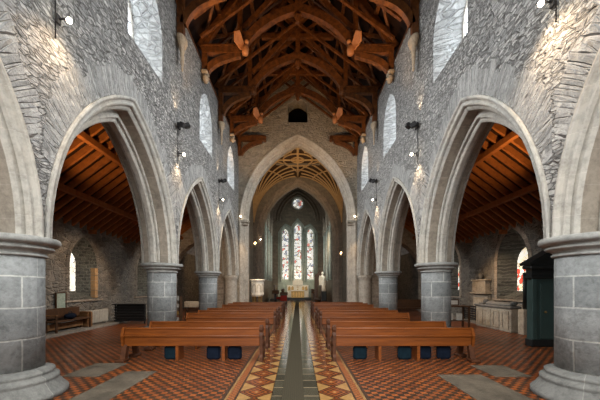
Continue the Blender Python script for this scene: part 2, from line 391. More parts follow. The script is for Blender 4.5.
# ------------------------------------------------------------------ floor
f = MB()
def fl(x0, x1, mi, y0=YA - 2, y1=41.0, z=0):
    f.face([(x0, y0, z), (x1, y0, z), (x1, y1, z), (x0, y1, z)], mi=mi)
XO = -.04
fl(XO - .40, XO + .40, 5)
for s in (-1, 1):
    def q(a, b, mi): fl(XO + min(s * a, s * b), XO + max(s * a, s * b), mi)
    q(.39, .95, 1); q(.95, .985, 4); q(.985, 1.10, 2); q(1.10, 1.14, 3); q(1.14, 1.20, 4); q(1.20, 13, 0)
tag(f.build('floor', FM), 'orange and dark chequered tile floor with patterned aisle bands', 'floor', kind='structure')
fb = MB().box(-.26, .10, YA, 40.0, .001, .012)
for yy in (4.2, 7.6, 11.2, 15, 19, 23): fb.box(-.26, .10, yy, yy + .03, .012, .014)
tag(fb.build('aisle_runner', M['runner']), 'dark grey textured strip running down the middle of the aisle', 'runner')

# ledger stones
for x0, x1, y0, y1, lab in ((-3.65, -3.0, 4.4, 6.5, 'long grey ledger stone before the front pew left of the aisle'),
                       (-4.75, -4.0, 6.1, 7.2, 'worn brown ledger stone in the tiles beside the big pillar on the left'),
                       (2.85, 3.75, 4.2, 6.25, 'broad grey ledger stone before the front pew right of the aisle'),
                       (3.95, 4.7, 6.1, 7.0, 'small grey ledger stone in the tiles behind the big pillar on the right')):
    tag(MB().box(x0, x1, y0, y1, .001, .006).build('ledger_stone', M['slab']), lab, 'floor slab', 'grave slabs in the nave floor')

# ------------------------------------------------------------------ nave walls with arcade and clerestory
def loop_window(mid, a, c, sill, zs, n=6):
    p = arch(mid, a, zs, c, n)
    return [(mid + a, sill)] + p + [(mid - a, sill)]
for s in (LEFT, RIGHT):
    def fn(y, z, t, s=s): return (s * (XW + t), y, z)
    wall = MB()
    for t, hw in ((0, True), (TH, False)):
        out = [(YA, ZW), (YA, ZS)]
        AO = 2.73
        for m_ in ARCH_M:
            out += arch(m_, AO, ZS, CA, 14)[::-1]
        out += [(YE, ZS), (YE, ZW)]
        holes = [loop_window(y, .95, .45, 8.12, 9.3) if hw else loop_window(y, *COUT) for y in CLER]
        wall.poly(out, holes, lambda a, b, t=t: fn(a, b, t))
    # top and west end, undersides over pillars
    wall.face([fn(YA, ZW, 0), fn(YE, ZW, 0), fn(YE, ZW, TH), fn(YA, ZW, TH)])
    wall.face([fn(YA, ZS, 0), fn(YA, ZW, 0), fn(YA, ZW, TH), fn(YA, ZS, TH)])
    # splays
    for y in CLER:
        a = [fn(p, q, 0) for p, q in loop_window(y, .95, .45, 8.12, 9.3)]
        b = [fn(p, q, GT) for p, q in loop_window(y, *COUT)]
        wall.strip(a, b, mi=1, closed=True)
        wall.strip(b, [fn(p, q, TH) for p, q in loop_window(y, *COUT)], mi=1, closed=True)
    w = wall.build('wall_' + SIDE[s], [M['rubble'], M['plaster']])
    tag(w, 'grey rubble nave wall with pointed arcade on the %s side' % SIDE[s], 'wall', kind='structure')
    # arch mouldings and voussoir rings
    for m_ in ARCH_M:
        mb = MB()
        p1 = [(2.74, .0), (2.74, -.05), (2.70, -.06), (2.67, -.045), (2.65, .0), (2.61, .015), (2.58, -.005), (2.55, .01), (2.53, .06), (2.56, .085), (2.50, .10), (2.47, .125), (2.45, .15)]
        p2 = [(2.45, .15), (2.44, .42)]
        p3 = [(2.44, .42), (2.40, .42), (2.36, .39), (2.32, .37), (2.28, .38), (2.27, .415), (2.31, .44), (2.25, .45), (2.21, .46), (2.18, .49)]
        fl_ = lambda p_: [(a, TH - t) for a, t in p_[::-1]]
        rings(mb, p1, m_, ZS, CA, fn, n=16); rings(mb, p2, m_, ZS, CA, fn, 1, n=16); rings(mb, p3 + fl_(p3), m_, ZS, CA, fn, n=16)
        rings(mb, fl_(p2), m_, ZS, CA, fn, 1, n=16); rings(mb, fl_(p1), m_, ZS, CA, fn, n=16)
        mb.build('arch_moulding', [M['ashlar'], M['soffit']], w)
        vr = MB()
        R0, R1 = 2.75, 3.30
        # ring of rough voussoirs, clipped where neighbouring rings meet above the pillar
        lim = BAY / 2 - .01
        NV = 24
        A = arch(m_, R0, ZS, CA, NV); rad = [R1 + random.uniform(-.16, .10) for _ in range(2 * NV)]
        for i in range(2 * NV):
            B = arch(m_, rad[i], ZS, CA, NV)
            q4 = [A[i], A[i + 1], B[i + 1], B[i]]
            for e, (ai, bi) in enumerate(((0, 3), (1, 2))):
                ya, za = q4[ai]; yb, zb = q4[bi]
                if abs(yb - m_) > lim:
                    k = max(0, (lim - abs(ya - m_)) / max(1e-4, abs(yb - m_) - abs(ya - m_))); q4[bi] = (ya + (yb - ya) * k, za + (zb - za) * k)
            if math.hypot(q4[0][0] - q4[3][0], q4[0][1] - q4[3][1]) < .25: continue
            u0 = i * .2; tt = -.004 - random.random() * .008
            P = [fn(y, z, tt) for y, z in q4]; Q = [fn(y, z, .0) for y, z in q4]
            vr.face(P, [(u0 + .005, .02), (u0 + .195, .02), (u0 + .195, .58), (u0 + .005, .58)])
            for k in range(4): vr.face([P[k], P[(k + 1) % 4], Q[(k + 1) % 4], Q[k]], [(u0 + .1, .3)] * 4)
        vr.build('voussoir_ring', M['vouss'], w)
    # clerestory windows
    for k, y in enumerate(CLER):
        win = MB().poly(loop_window(y, *COUT), [], lambda a, b: fn(a, b, GT + .03)).build('window_%d' % (k + (1 if s < 0 else 5)), M['sky_glass'])
        tag(win, 'bright clerestory window in the %s nave wall, %s' % (SIDE[s], ('first one in view', 'second one in view', 'third one in view', 'above the big pillar by the camera')[k]), 'window', kind='structure')
        fr = MB()
        fr.sweep([fn(p, q, GT) for p, q in loop_window(y, COUT[0] - .02, *COUT[1:])], .05, .06, (1, 0, 0))
        fr.sweep([fn(y, 8.25, GT), fn(y, 10.25, GT)], .04, .04, (1, 0, 0))
        fr.build('window_frame', M['ashlar'], win)

# ------------------------------------------------------------------ pillars
def pillar_parts(root):
    base = [(.80, 0), (.80, .07), (.785, .09), (.74, .13), (.70, .19), (.665, .235), (.66, .26), (.675, .28), (.67, .315), (.63, .335), (.60, .35), (.595, .37), (.61, .385), (.605, .42), (.55, .44), (.51, .455), (.47, .47)]
    shaft = [(.47, .47), (.47, 2.29)]
    cap = [(.47, 2.29), (.505, 2.298), (.515, 2.32), (.50, 2.34), (.485, 2.345), (.505, 2.375), (.545, 2.40), (.585, 2.41), (.605, 2.432), (.59, 2.458), (.58, 2.465), (.605, 2.485), (.655, 2.492), (.685, 2.515), (.695, 2.55), (.685, 2.58), (.68, 2.592), (.67, 2.603)]
    MB().lathe(base, n=48).build('base', M['base'], root)
    MB().lathe(shaft, n=48).build('shaft', M['shaft'], root)
    MB().lathe(cap, n=48).build('capital', M['cap'], root)
pr = None
ords = ['big round grey stone pillar at the %s edge, closest to the camera', 'round grey stone pillar on the %s, second from the camera', 'round grey stone pillar on the %s, third from the camera']
for s in (LEFT, RIGHT):
    for k in range(3):
        lab = ords[k] % SIDE[s]; py = (PY[k] + (.08, .12, .05)[k]) if s < 0 else PY[k] - (0, .07, .05)[k]
        if pr is None:
            pr = empty('nave_pillar', (s * XP, py, 0), lab, 'pillar', 'nave arcade pillars', 'thing'); pillar_parts(pr)
        else:
            c = copy_tree(pr); c.location = (s * XP, py, 0); c.rotation_euler.z = .5 * k + s; c['label'] = lab
# responds at chancel arch wall (half pillars)
for s in (LEFT, RIGHT):
    r = empty('respond', (s * (XP - .02), YE - .012, 0), 'pale half-pillar against the chancel arch on the %s' % SIDE[s], 'half pillar', 'arcade responds', 'thing')
    def half(prof, name, mt):
        mb = MB(); n = 20
        R = [[(rr * math.cos(PI + PI * k / n), rr * math.sin(PI + PI * k / n), z) for k in range(n + 1)] for rr, z in prof]
        for a, b_ in zip(R, R[1:]): mb.strip(a, b_, sm=True, v1=.5)
        mb.build(name, mt, r)
    half([(.52, 0), (.52, .2), (.47, .4), (.42, .5)], 'base', M['ashlar_w']); half([(.42, .5), (.42, 2.25)], 'shaft', M['ashlar_w'])
    half([(.42, 2.25), (.46, 2.3), (.45, 2.36), (.52, 2.44), (.53, 2.55), (.5, 2.6)], 'capital', M['ashlar_w'])

# ------------------------------------------------------------------ chancel arch wall with gable
RA = lambda x: 18.3 - 1.32 * abs(x)
def fy(base): return lambda x, z, t: (x, base + t, z)
f0 = fy(YE)
w = MB()
AC, CC, ZC, JA = 4.12, 2.4, 6.55, 0.0
ga = [(-5.2, 0), (-4.12, 0)] + arch(0, 4.12, ZC, CC, 16)[::-1] + [(4.12, 0), (5.2, 0), (5.2, RA(5.2)), (0, RA(0)), (-5.2, RA(5.2))]
gw = [(-.69, 13.45), (.69, 13.45), (.69, 14.75), (.35, 15.0), (0, 15.12), (-.35, 15.0), (-.69, 14.75)]
w.poly(ga, [gw], lambda a, b: f0(a, b, 0)); w.poly(ga, [gw], lambda a, b: f0(a, b, TH))
w.strip([f0(a, b, 0) for a, b in gw], [f0(a, b, TH) for a, b in gw], closed=True)
cw = w.build('wall_chancel', M['gable'])
tag(cw, 'rubble gable wall above the chancel arch with a small dark opening', 'wall', kind='structure')
mb = MB()
prof = [(4.14, .0), (4.14, -.08), (4.06, -.10), (4.0, -.06), (3.95, -.01), (3.88, .03), (3.84, .10), (3.78, .11), (3.72, .16), (3.70, .24), (3.62, .27), (3.57, .34), (3.56, .42)]
rings(mb, prof + [(a, TH - t) for a, t in prof[::-1]], 0, ZC, CC, f0, jamb=0, n=20)
mb.build('arch_moulding', M['ashlar_w'], cw)
cb = MB()
for s in (-1, 1):
    for a, b, z0, z1, o in ((4.16, 3.52, 6.38, 6.46, .12), (4.18, 3.48, 6.46, 6.58, .15), (4.14, 3.54, 6.2, 6.24, .10)):
        cb.bevbox(min(s * a, s * b), max(s * a, s * b), YE - o, YE + .5, z0, z1, .02)
cb.build('arch_capital', M['ashlar_w'], cw)
# dark room wall behind the gable opening
tag(MB().box(-2, 2, YE + 6, YE + 6.2, 12.9, 16).box(-2, 2, YE + TH + .01, YE + 6, 15.8, 16).box(-2, 2, YE + TH + .01, YE + 6, 13.05, 13.3).box(-2, -1.8, YE + TH + .01, YE + 6, 13.3, 15.8).box(1.8, 2, YE + TH + .01, YE + 6, 13.3, 15.8).build('wall_tower', M['dim']), 'dark tower chamber behind the gable opening', 'wall', kind='structure')

# ------------------------------------------------------------------ nave roof
rf = MB()
for s in (-1, 1):
    rf.face([(0, YA, RA(0)), (0, YE, RA(0)), (s * 5.25, YE, RA(5.25)), (s * 5.25, YA, RA(5.25))])
    rf.face([(0, YA, RA(0) + .2), (0, YE, RA(0) + .2), (s * 5.25, YE, RA(5.25) + .2), (s * 5.25, YA, RA(5.25) + .2)])
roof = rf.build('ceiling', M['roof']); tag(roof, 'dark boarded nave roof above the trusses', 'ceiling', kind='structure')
for s in (-1, 1):
    for x in (.9, 2.2, 3.4):
        MB().bar((s * x, YA, RA(x) - .12), (s * x, YE, RA(x) - .12), .16, .2).build('purlin', M['truss'], roof)
    MB().box(min(s * 4.26, s * 4.52), max(s * 4.26, s * 4.52), YA, YE, ZW, ZW + .3).build('wall_plate', M['truss'], roof)
n_ = Vector((1.32, 0, 1)).normalized()
raf = None
yy = 8.2
while yy < YE - .2:
    if all(abs(yy - t) > .25 for t in (7.85, 10.6, 13.35, 16.1, 18.85)):
        for s in (-1, 1):
            for nm, p, q, w_, h_ in (('scissor_strut', (4.05, 12.25), (-1.35, RA(1.35) - .25), .10, .13),):
                MB().bar((s * p[0], yy + (s * .05 if nm == 'scissor_strut' else 0), p[1]), (s * q[0], yy + (s * .05 if nm == 'scissor_strut' else 0), q[1]), w_, h_, (0, 1, 0)).build(nm, M['truss'], roof)
    yy += .9166

for y0, y1 in zip((5.1, 7.85, 10.6, 13.35, 16.1, 18.85), (7.85, 10.6, 13.35, 16.1, 18.85, 21.5)):
    for s in (-1, 1):
        for xa, xb in ((4.0, 2.2), (2.2, .5)):
            for ya, yb in ((y0 + .15, y1 - .15), (y1 - .15, y0 + .15)):
                off = .20 if ya < yb else .32
                MB().bar((s * xa, ya, RA(xa) - off), (s * xb, yb, RA(xb) - off), .10, .14).build('wind_brace', M['truss'], roof)
def qcurve(p0, p1, p2, n=10):
    return [tuple((1 - t) ** 2 * a + 2 * t * (1 - t) * b + t * t * c for a, b, c in zip(p0, p1, p2)) for t in [i / n for i in range(n + 1)]]
TR = [(7.85, 10.9), (10.6, 10.42), (13.35, 11.22), (16.1, 10.42), (18.85, 11.22), (21.3, 11.0)]
def truss(y, zb, last=False):
    names = {10.6: 'timber hammerbeam roof truss above the second pillars', 13.35: 'timber hammerbeam roof truss with angels, directly behind the truss over the second pillars',
             16.1: 'timber hammerbeam roof truss above the third pillars', 18.85: 'timber hammerbeam roof truss just in front of the gable opening',
             21.3: 'half timber truss flat against the gable wall', 7.85: 'timber hammerbeam roof truss closest to the camera'}
    t = empty('roof_truss', (0, y, 10), names[y], 'roof truss', 'hammerbeam trusses of the nave roof')
    def b(mb, nm, mt='truss', par=None):
        o = mb.build(nm, M[mt], par or t)
        if par is None: o.location = (0, -y, -10)
        return o
    for s in (-1, 1):
        b(MB().bar((s * 4.06, y, zb), (s * 4.06, y, 12.05), .22, .2), 'wall_post')
        hb = MB().bar((s * 4.17, y, 12.12), (s * 2.42, y, 12.12), .26, .26); hb.bar((s * 4.17, y, 12.29), (s * 2.34, y, 12.29), .32, .06)
        b(hb, 'hammer_beam')
        z1 = max(zb, 10.9)
        b(MB().sweep(qcurve((s * 3.97, y, z1), (s * 3.75, y, 11.75), (s * 2.5, y, 11.93)), .2, [.22, .24, .26, .27, .28, .28, .28, .27, .25, .22, .18], (0, 1, 0)), 'brace')
        if not last:
            b(MB().bar((s * 2.52, y, 12.3), (s * 2.52, y, RA(2.52) - .32), .2, .2), 'hammer_post')
            b(MB().sweep(qcurve((s * 2.48, y, 12.2), (s * 1.75, y, 13.55), (s * .05, y, 13.95), 14), .26, .34, (0, 1, 0)), 'arched_brace')
            b(MB().sweep(qcurve((s * 4.05, y, 12.35), (s * 3.3, y, 13.9), (s * 1.3, y, 15.9), 12), .2, .26, (0, 1, 0)), 'upper_brace')
            b(MB().bar((s * 2.4, y, 13.1), (s * -1.0, y + s * .16, RA(1.0) - .5), .13, .2), 'scissor_brace')
        if y in (13.35, 18.85):
            a = MB()      # carved angel at the hammer end, wings spread
            cx = s * 2.28
            a.lathe([(.03, -.30), (.13, -.26), (.16, -.06), (.12, .10), (.06, .16)], (cx, y - .1, 12.16), 10)
            a.ball((cx - s * .06, y - .14, 12.42), .10, 8)
            for e in (-1, 1):
                a.prism([(cx, y + e * .08, 12.22), (cx + s * .16, y + e * .50, 12.62), (cx + s * .34, y + e * .56, 12.52), (cx + s * .38, y + e * .38, 12.24), (cx + s * .16, y + e * .14, 12.06)], (s * .06, 0, .015))
            b(a, 'carved_angel', 'angel')
        else:
            b(MB().bevbox(min(s * 2.2, s * 2.42), max(s * 2.2, s * 2.42), y - .16, y + .16, 11.97, 12.33, .05), 'carved_end')
        b(MB().bar((s * 4.30, y, RA(4.3) - .34), (s * .02, y, RA(.02) - .34), .24, .26, (0, 1, 0)), 'principal_rafter')
    if not last:
        k = MB().bar((0, y, 13.7), (0, y, 17.6), .24, .24); k.lathe([(.03, -.42), (.12, -.32), (.09, -.24), (.16, -.12), (.16, 0)], (0, y, 13.72), 10)
        b(k, 'king_post')
        b(MB().bar((-1.9, y, 15.0), (1.9, y, 15.0), .2, .22), 'collar_beam')
for i, (y, zb) in enumerate(TR):
    truss(y, zb, y > 21)

# corbels on the nave walls
for s in (-1, 1):
    for y, zb, where in ((10.6, 10.42, 'above the second pillar'), (16.1, 10.42, 'above the third pillar')):
        c = MB().lathe([(.03, -1.12), (.07, -1.05), (.05, -.98), (.09, -.85), (.10, -.5), (.14, -.42), (.12, -.36), (.17, -.28), (.24, -.2), (.22, -.15), (.29, -.08), (.30, -.01)], (s * 4.02, y, zb), 14, sx=.55)
        tag(c.build('stone_corbel', M['corbel']), 'long tapering carved stone corbel high on the %s wall %s' % (SIDE[s], where), 'corbel', 'long roof corbels')
    for y, zb, where in ((13.35, 11.22, 'above the second clerestory window'), (18.85, 11.22, 'above the third clerestory window')):
        c = MB(); c.bevbox(s * 4.05 - .13, s * 4.05 + .13, y - .2, y + .2, zb - .13, zb - .005, .03); c.ball((s * 4.03, y, zb - .32), .19, 8, sx=.7)
        c.ball((s * 3.89, y - .02, zb - .34), .04, 6)
        tag(c.build('head_corbel', M['corbel']), 'short carved head corbel under the roof on the %s wall %s' % (SIDE[s], where), 'corbel', 'head corbels under the roof')

# ------------------------------------------------------------------ aisles
def aisle_roof_z(x): return 7.75 - (abs(x) - 5.25) * .735
NICHE = [13.55, 18.9]
for s in (LEFT, RIGHT):
    d = SIDE[s]
    def fn(y, z, t, s=s): return (s * (AISX + t), y, z)
    wl = MB(); NB = (.86, .5, 1.25, 2.75, 8) if s < 0 else (.98, .6, 1.25, 2.95, 8)
    def nic(y, inner):
        return loop_window(y, *NB) if inner else loop_window(y, .30 if s < 0 or y > 15 else .48, .3, 1.62, 2.85, 8)
    out = [(YA, 0), (30.5, 0), (30.5, 4.7), (YA, 4.7)]
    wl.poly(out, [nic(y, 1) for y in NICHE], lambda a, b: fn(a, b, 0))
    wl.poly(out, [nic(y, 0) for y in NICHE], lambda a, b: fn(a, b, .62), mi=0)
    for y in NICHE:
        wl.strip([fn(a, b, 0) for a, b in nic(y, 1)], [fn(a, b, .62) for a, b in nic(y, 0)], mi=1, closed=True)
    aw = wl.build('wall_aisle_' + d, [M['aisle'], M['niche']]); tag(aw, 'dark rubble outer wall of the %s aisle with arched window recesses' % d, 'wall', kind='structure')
    for k, y in enumerate(NICHE):
        e = MB()
        ii = loop_window(y, *NB); oo = loop_window(y, NB[0] + .2, *NB[1:])
        a0 = [fn(a, b, -.015) for a, b in ii]; b0 = [fn(a, b, -.015) for a, b in oo]
        e.strip(a0, b0); e.strip(b0, [fn(a, b, .0) for a, b in oo])
        e.build('recess_surround', M['aisle'] if s < 0 else M['aisle_w'], aw)
        if s < 0 and k == 0:
            q = MB(); z = 1.3
            while z < 2.7:
                q.box(s * (AISX - .02) - .0, s * (AISX + .3), y + .70, y + .86 + .05, z, z + .33); z += .35
            q.build('orange_quoin', M['quoin'], aw)
        sl = MB().prism([fn(y - 1.2, 1.25, -.08), fn(y - 1.2, 1.17, -.08), fn(y - 1.2, 1.17, -.002), fn(y - 1.2, 1.25, -.002)], (0, 2.4, 0)).build('sill', M['aisle_w'], aw)
        g = MB().poly(nic(y, 0), [], lambda a, b: fn(a, b, .60)).build('window_%d' % (9 + k + (2 if s > 0 else 0)), M['aisle_clear'] if s < 0 else M['aisle_glass'])
        tag(g, ('pale leaded window deep in the %s recess of the left aisle wall' if s < 0 else 'stained glass window deep in the %s recess of the right aisle wall') % ('first', 'second')[k], 'window', kind='structure')
    # step along the wall
    st = MB().box(min(s * 8.75, s * 9.5), max(s * 8.75, s * 9.5), YA, 21.5, 0, .10)
    tag(st.build('baseboard_' + d, FM[6]), 'low stone step along the foot of the %s aisle wall' % d, 'step', kind='structure')
    # end wall with arch into transept
    ew = MB(); am, aa = s * 7.3, 1.55
    pl = [(s * 5.25, 0), (am - s * aa, 0)] + [p for p in (arch(am, aa, 2.6, 1.0, 12)[::-1] if s > 0 else arch(am, aa, 2.6, 1.0, 12))] + [(am + s * aa, 0), (s * 9.5, 0), (s * 9.5, 4.7), (s * 5.25, 8)]
    ew.poly(pl, [], lambda a, b: (a, YE, b)); ew.poly(pl, [], lambda a, b: (a, YE + .8, b))
    ar = arch(am, aa, 2.6, 1.0, 12, 0)
    ew.strip([(a, YE, b) for a, b in ar], [(a, YE + .8, b) for a, b in ar])
    tag(ew.build('wall_aisle_end_' + d, M['aisle_w']), 'end wall of the %s aisle with an arch to the transept' % d, 'wall', kind='structure')
    tw = MB().box(min(s * 4.6, s * 14), max(s * 4.6, s * 14), 30.5, 30.8, 0, 9)
    tag(tw.build('wall_transept_' + d, M['aisle_w']), 'far transept wall seen through the %s arcade' % d, 'wall', kind='structure')
    # lean-to roof
    ar_ = MB()
    for dz in (0, .15):
        ar_.face([(s * 5.26, YA, aisle_roof_z(5.26) + dz), (s * 5.26, YE, aisle_roof_z(5.26) + dz), (s * 10.2, YE, aisle_roof_z(10.2) + dz), (s * 10.2, YA, aisle_roof_z(10.2) + dz)])
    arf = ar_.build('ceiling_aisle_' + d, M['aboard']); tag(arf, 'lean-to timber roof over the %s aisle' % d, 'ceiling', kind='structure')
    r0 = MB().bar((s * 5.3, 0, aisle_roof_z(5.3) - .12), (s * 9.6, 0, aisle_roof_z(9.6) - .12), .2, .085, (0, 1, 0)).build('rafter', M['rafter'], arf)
    # bar(): w is measured across 'up' x direction, so h lies along y here
    y = 3.2; first = True
    while y < YE - .1:
        o = r0 if first else r0.copy()
        if not first: COL.objects.link(o)
        o.location = (0, y, 0); first = False; y += .46
    for x in (6.6, 8.2):
        MB().bar((s * x, YA, aisle_roof_z(x) - .32), (s * x, YE, aisle_roof_z(x) - .32), .16, .2).build('purlin', M['rafter'], arf)
    for yb in [8.2, 11.0, 13.8, 16.6]:
        MB().box(min(s * 9.2, s * 9.48), max(s * 9.2, s * 9.48), yb, yb + .16, 4.22, 4.40).build('rafter_end', M['rafter'], arf)

# ------------------------------------------------------------------ crossing
for s in (LEFT, RIGHT):
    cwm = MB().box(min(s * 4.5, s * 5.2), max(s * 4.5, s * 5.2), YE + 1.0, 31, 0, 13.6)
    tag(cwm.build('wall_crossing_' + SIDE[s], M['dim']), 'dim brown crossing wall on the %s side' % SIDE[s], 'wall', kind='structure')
# vault
VY0, VY1, VX, VZ, VH = YE + 1.0, 31.0, 4.5, 7.9, 5.1
RV = 4.7
def vault_z(x, y):
    r = min(math.hypot(cx - x, cy - y) for cx in (-VX, VX) for cy in (VY0, VY1))
    k = min(1, r / RV)
    return VZ + VH * math.sqrt(max(0, 1 - (1 - k) ** 2.2))
vm = MB(); NX = 44
gx = [-VX + 2 * VX * i / NX for i in range(NX + 1)]; gy = [VY0 + (VY1 - VY0) * i / NX for i in range(NX + 1)]
for i in range(NX):
    for j in range(NX):
        vm.face([(gx[a], gy[b_], vault_z(gx[a], gy[b_])) for a, b_ in ((i, j), (i + 1, j), (i + 1, j + 1), (i, j + 1))], sm=True)
va = vm.build('ceiling_crossing', M['vault']); tag(va, 'ribbed fan vault over the crossing', 'ceiling', kind='structure')
rb = MB()
def clampz(x, y): return vault_z(x, y) - .03
for cx in (-VX, VX):
    for cy in (VY0, VY1):
        for k in range(9):
            a = math.radians(4 + k * 82 / 8); dx, dy = -math.copysign(math.cos(a), cx), (1 if cy == VY0 else -1) * math.sin(a)
            pts = []
            for i in range(15):
                r = RV * (i / 14) ** 1.6 * 1.02 + .02
                x, y = cx + dx * r, cy + dy * r
                if abs(x) > VX or not VY0 <= y <= VY1 or x * cx < -.02 or (y - (VY0 + VY1) / 2) * (cy - (VY0 + VY1) / 2) < -.02: break
                pts.append((x, y, clampz(x, y)))
            if len(pts) > 2: rb.tube(pts, .075, 6)
        for rr in (3.0, RV * .99):
            pts = [(cx - math.copysign(math.cos(a), cx) * rr, cy + (1 if cy == VY0 else -1) * math.sin(a) * rr) for a in [math.radians(2 + 86 * i / 12) for i in range(13)]]
            pts = [(x, y, clampz(x, y)) for x, y in pts if x * cx > -.02 and VY0 <= y <= VY1]
            rb.tube(pts, .06, 6)
YM = (VY0 + VY1) / 2
rb.tube([(0, VY0 + (VY1 - VY0) * i / 12, clampz(0, VY0 + (VY1 - VY0) * i / 12)) for i in range(13)], .10, 6)
rb.tube([(-VX + 2 * VX * i / 12, YM, clampz(-VX + 2 * VX * i / 12, YM)) for i in range(13)], .10, 6)
for rr in (.55, 1.3): rb.tube([(rr * math.cos(a), YM + rr * math.sin(a), clampz(rr * math.cos(a), YM + rr * math.sin(a)) - .02) for a in [2 * PI * i / 20 for i in range(21)]], .07, 6)
rb.ball((0, YM, clampz(0, YM) - .05), .22, 8)
rb.build('vault_ribs', M['vrib'], va)
# east crossing arch
fe = fy(31.0)
em = MB()
go = [(-5.2, 0), (-4.2, 0)] + arch(0, 4.2, 6.9, 2.0, 16)[::-1] + [(4.2, 0), (5.2, 0), (5.2, 14), (-5.2, 14)]
em.poly(go, [], lambda a, b: fe(a, b, 0)); em.poly(go, [], lambda a, b: fe(a, b, 1.0))
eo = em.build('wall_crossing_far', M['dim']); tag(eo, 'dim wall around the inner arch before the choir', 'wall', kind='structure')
mb = MB(); prof = [(4.22, 0), (4.22, -.08), (4.14, -.1), (4.08, -.02), (4.0, .03), (3.92, .0), (3.84, .02), (3.78, .06), (3.74, .14), (3.66, .16), (3.62, .26), (3.58, .32)]
rings(mb, prof + [(a, 1.0 - t) for a, t in prof[::-1]], 0, 6.9, 2.0, fe, jamb=0, n=18)
mb.build('arch_moulding', M['dim_uv'], eo)

# ------------------------------------------------------------------ choir
CY0, CY1, CX = 32.0, 44.0, 3.68
for s in (LEFT, RIGHT):
    def fn(y, z, t, s=s): return (s * (CX + t), y, z)
    cm = MB(); LY = [34.2, 37.6, 41.2]
    out = [(CY0, 0), (CY1, 0), (CY1, 11.2), (CY0, 11.2)]
    cm.poly(out, [loop_window(y, 1.0, .7, 2.6, 8.9, 8) for y in LY], lambda a, b: fn(a, b, 0))
    for y in LY:
        cm.strip([fn(a, b, 0) for a, b in loop_window(y, 1.0, .7, 2.6, 8.9, 8)], [fn(a, b, .7) for a, b in loop_window(y, .45, .3, 3.0, 9.0, 8)], closed=True, mi=1)
    cwall = cm.build('wall_choir_' + SIDE[s], [M['dim'], M['east']]); tag(cwall, 'choir side wall with tall lancets on the %s' % SIDE[s], 'wall', kind='structure')
    for k, y in enumerate(LY):
        mm = MB()
        for a in (1.05, 1.25, 1.45, 1.65):
            pts = [fn(p, q, -.08 - (a - 1.05) * .1) for p, q in arch(y, a, 8.9, .7, 10)]
            mm.tube(pts, .085, 6)
        mm.build('hood_moulding', M['dim_uv'], cwall)
        sh = MB()
        for e in (-1, 1): sh.tube([fn(y + e * 1.1, 2.6, -.06), fn(y + e * 1.1, 8.9, -.06)], .09, 8)
        sh.build('window_shaft', M['east_uv'], cwall)
        g = MB().poly(loop_window(y, .45, .3, 3.0, 9.0, 8), [], lambda a, b: fn(a, b, .68)).build('window_%d' % (13 + k + (3 if s > 0 else 0)), M['side_glass'])
        tag(g, 'tall pale lancet in the %s choir wall, %s from the crossing' % (SIDE[s], ('first', 'second', 'third')[k]), 'window', kind='structure')
cc = MB(); A = arch(0, CX + .02, 11.2, 1.6, 12)
cc.strip([(a, CY0, b) for a, b in A], [(a, CY1, b) for a, b in A], sm=True)
co = cc.build('ceiling_choir', M['roof']); tag(co, 'dark pointed barrel roof over the choir', 'ceiling', kind='structure')
cr = MB()
for y in (33, 34.8, 36.6, 38.4, 40.2, 42, 43.8): cr.sweep([(a * .97, y, b - .08) for a, b in A], .2, .2, (0, 1, 0))
cr.build('roof_ribs', M['dim_uv'], co)
# east wall
ffe = fy(CY1)
ea = MB()
EL = [(-1.81, .43, 2.95, 9.5), (0, .49, 2.95, 10.15), (1.81, .43, 2.95, 9.5)]
def lan(x, a, s_, z_, k=0): return loop_window(x, a + k, .35, s_ - k, z_, 8)
ROSE = [(.78 * math.cos(2 * PI * i / 24), 13.9 + .78 * math.sin(2 * PI * i / 24)) for i in range(24)]
out = [(-CX, 0), (CX, 0)] + arch(0, CX, 11.2, 1.6, 12)
ea.poly(out, [lan(*l, .14) for l in EL] + [ROSE], lambda a, b: ffe(a, b, 0))
for l in EL: ea.strip([ffe(a, b, 0) for a, b in lan(*l, .14)], [ffe(a, b, .4) for a, b in lan(*l)], closed=True, mi=1)
ea.strip([ffe(a, b, 0) for a, b in ROSE], [ffe(a * .88, 13.9 + (b - 13.9) * .88, .4) for a, b in ROSE], closed=True, mi=1)
eo = ea.build('wall_east', [M['dim'], M['east_uv']]); tag(eo, 'green-grey marble lined end wall around three lancets', 'wall', kind='structure')
lin = [(-2.85, .4), (2.85, .4), (2.85, 9.7), (2.3, 10.5), (1.81, 10.95), (1.3, 10.7), (.95, 10.5), (.55, 11.1), (0, 11.75), (-.55, 11.1), (-.95, 10.5), (-1.3, 10.7), (-1.81, 10.95), (-2.3, 10.5), (-2.85, 9.7)]
lm = MB(); hl = [lan(*l, .14) for l in EL]
lm.poly(lin, hl, lambda a, b: ffe(a, b, -.04)); lm.strip([ffe(a, b, -.04) for a, b in lin], [ffe(a, b, 0) for a, b in lin], closed=True)
for h_ in hl: lm.strip([ffe(a, b, -.04) for a, b in h_], [ffe(a, b, 0) for a, b in h_], closed=True)
lm.build('marble_lining', M['east'], eo)
hd = MB()
for x, a, sl, zs in EL:
    for k in (.24, .42):
        hd.tube([ffe(p, q, -.06) for p, q in arch(x, a + k, zs, .35, 8)], .07, 6)
    for e in (-1, 1): hd.tube([ffe(x + e * (a + .28), sl - .4, -.07), ffe(x + e * (a + .28), zs, -.07)], .08, 8)
hd.tube([ffe(p * 1.12, 13.9 + (q - 13.9) * 1.12, -.05) for p, q in ROSE + ROSE[:1]], .08, 6)
hd.build('window_surround', M['east_uv'], eo)
hd = MB()
for a in (3.35, 2.95, 2.55): hd.tube([ffe(p, q, -.1 - (3.35 - a) * .1) for p, q in arch(0, a, 11.3, 1.5, 12)], .11, 6)
hd.build('rear_arch', M['dim_uv'], eo)
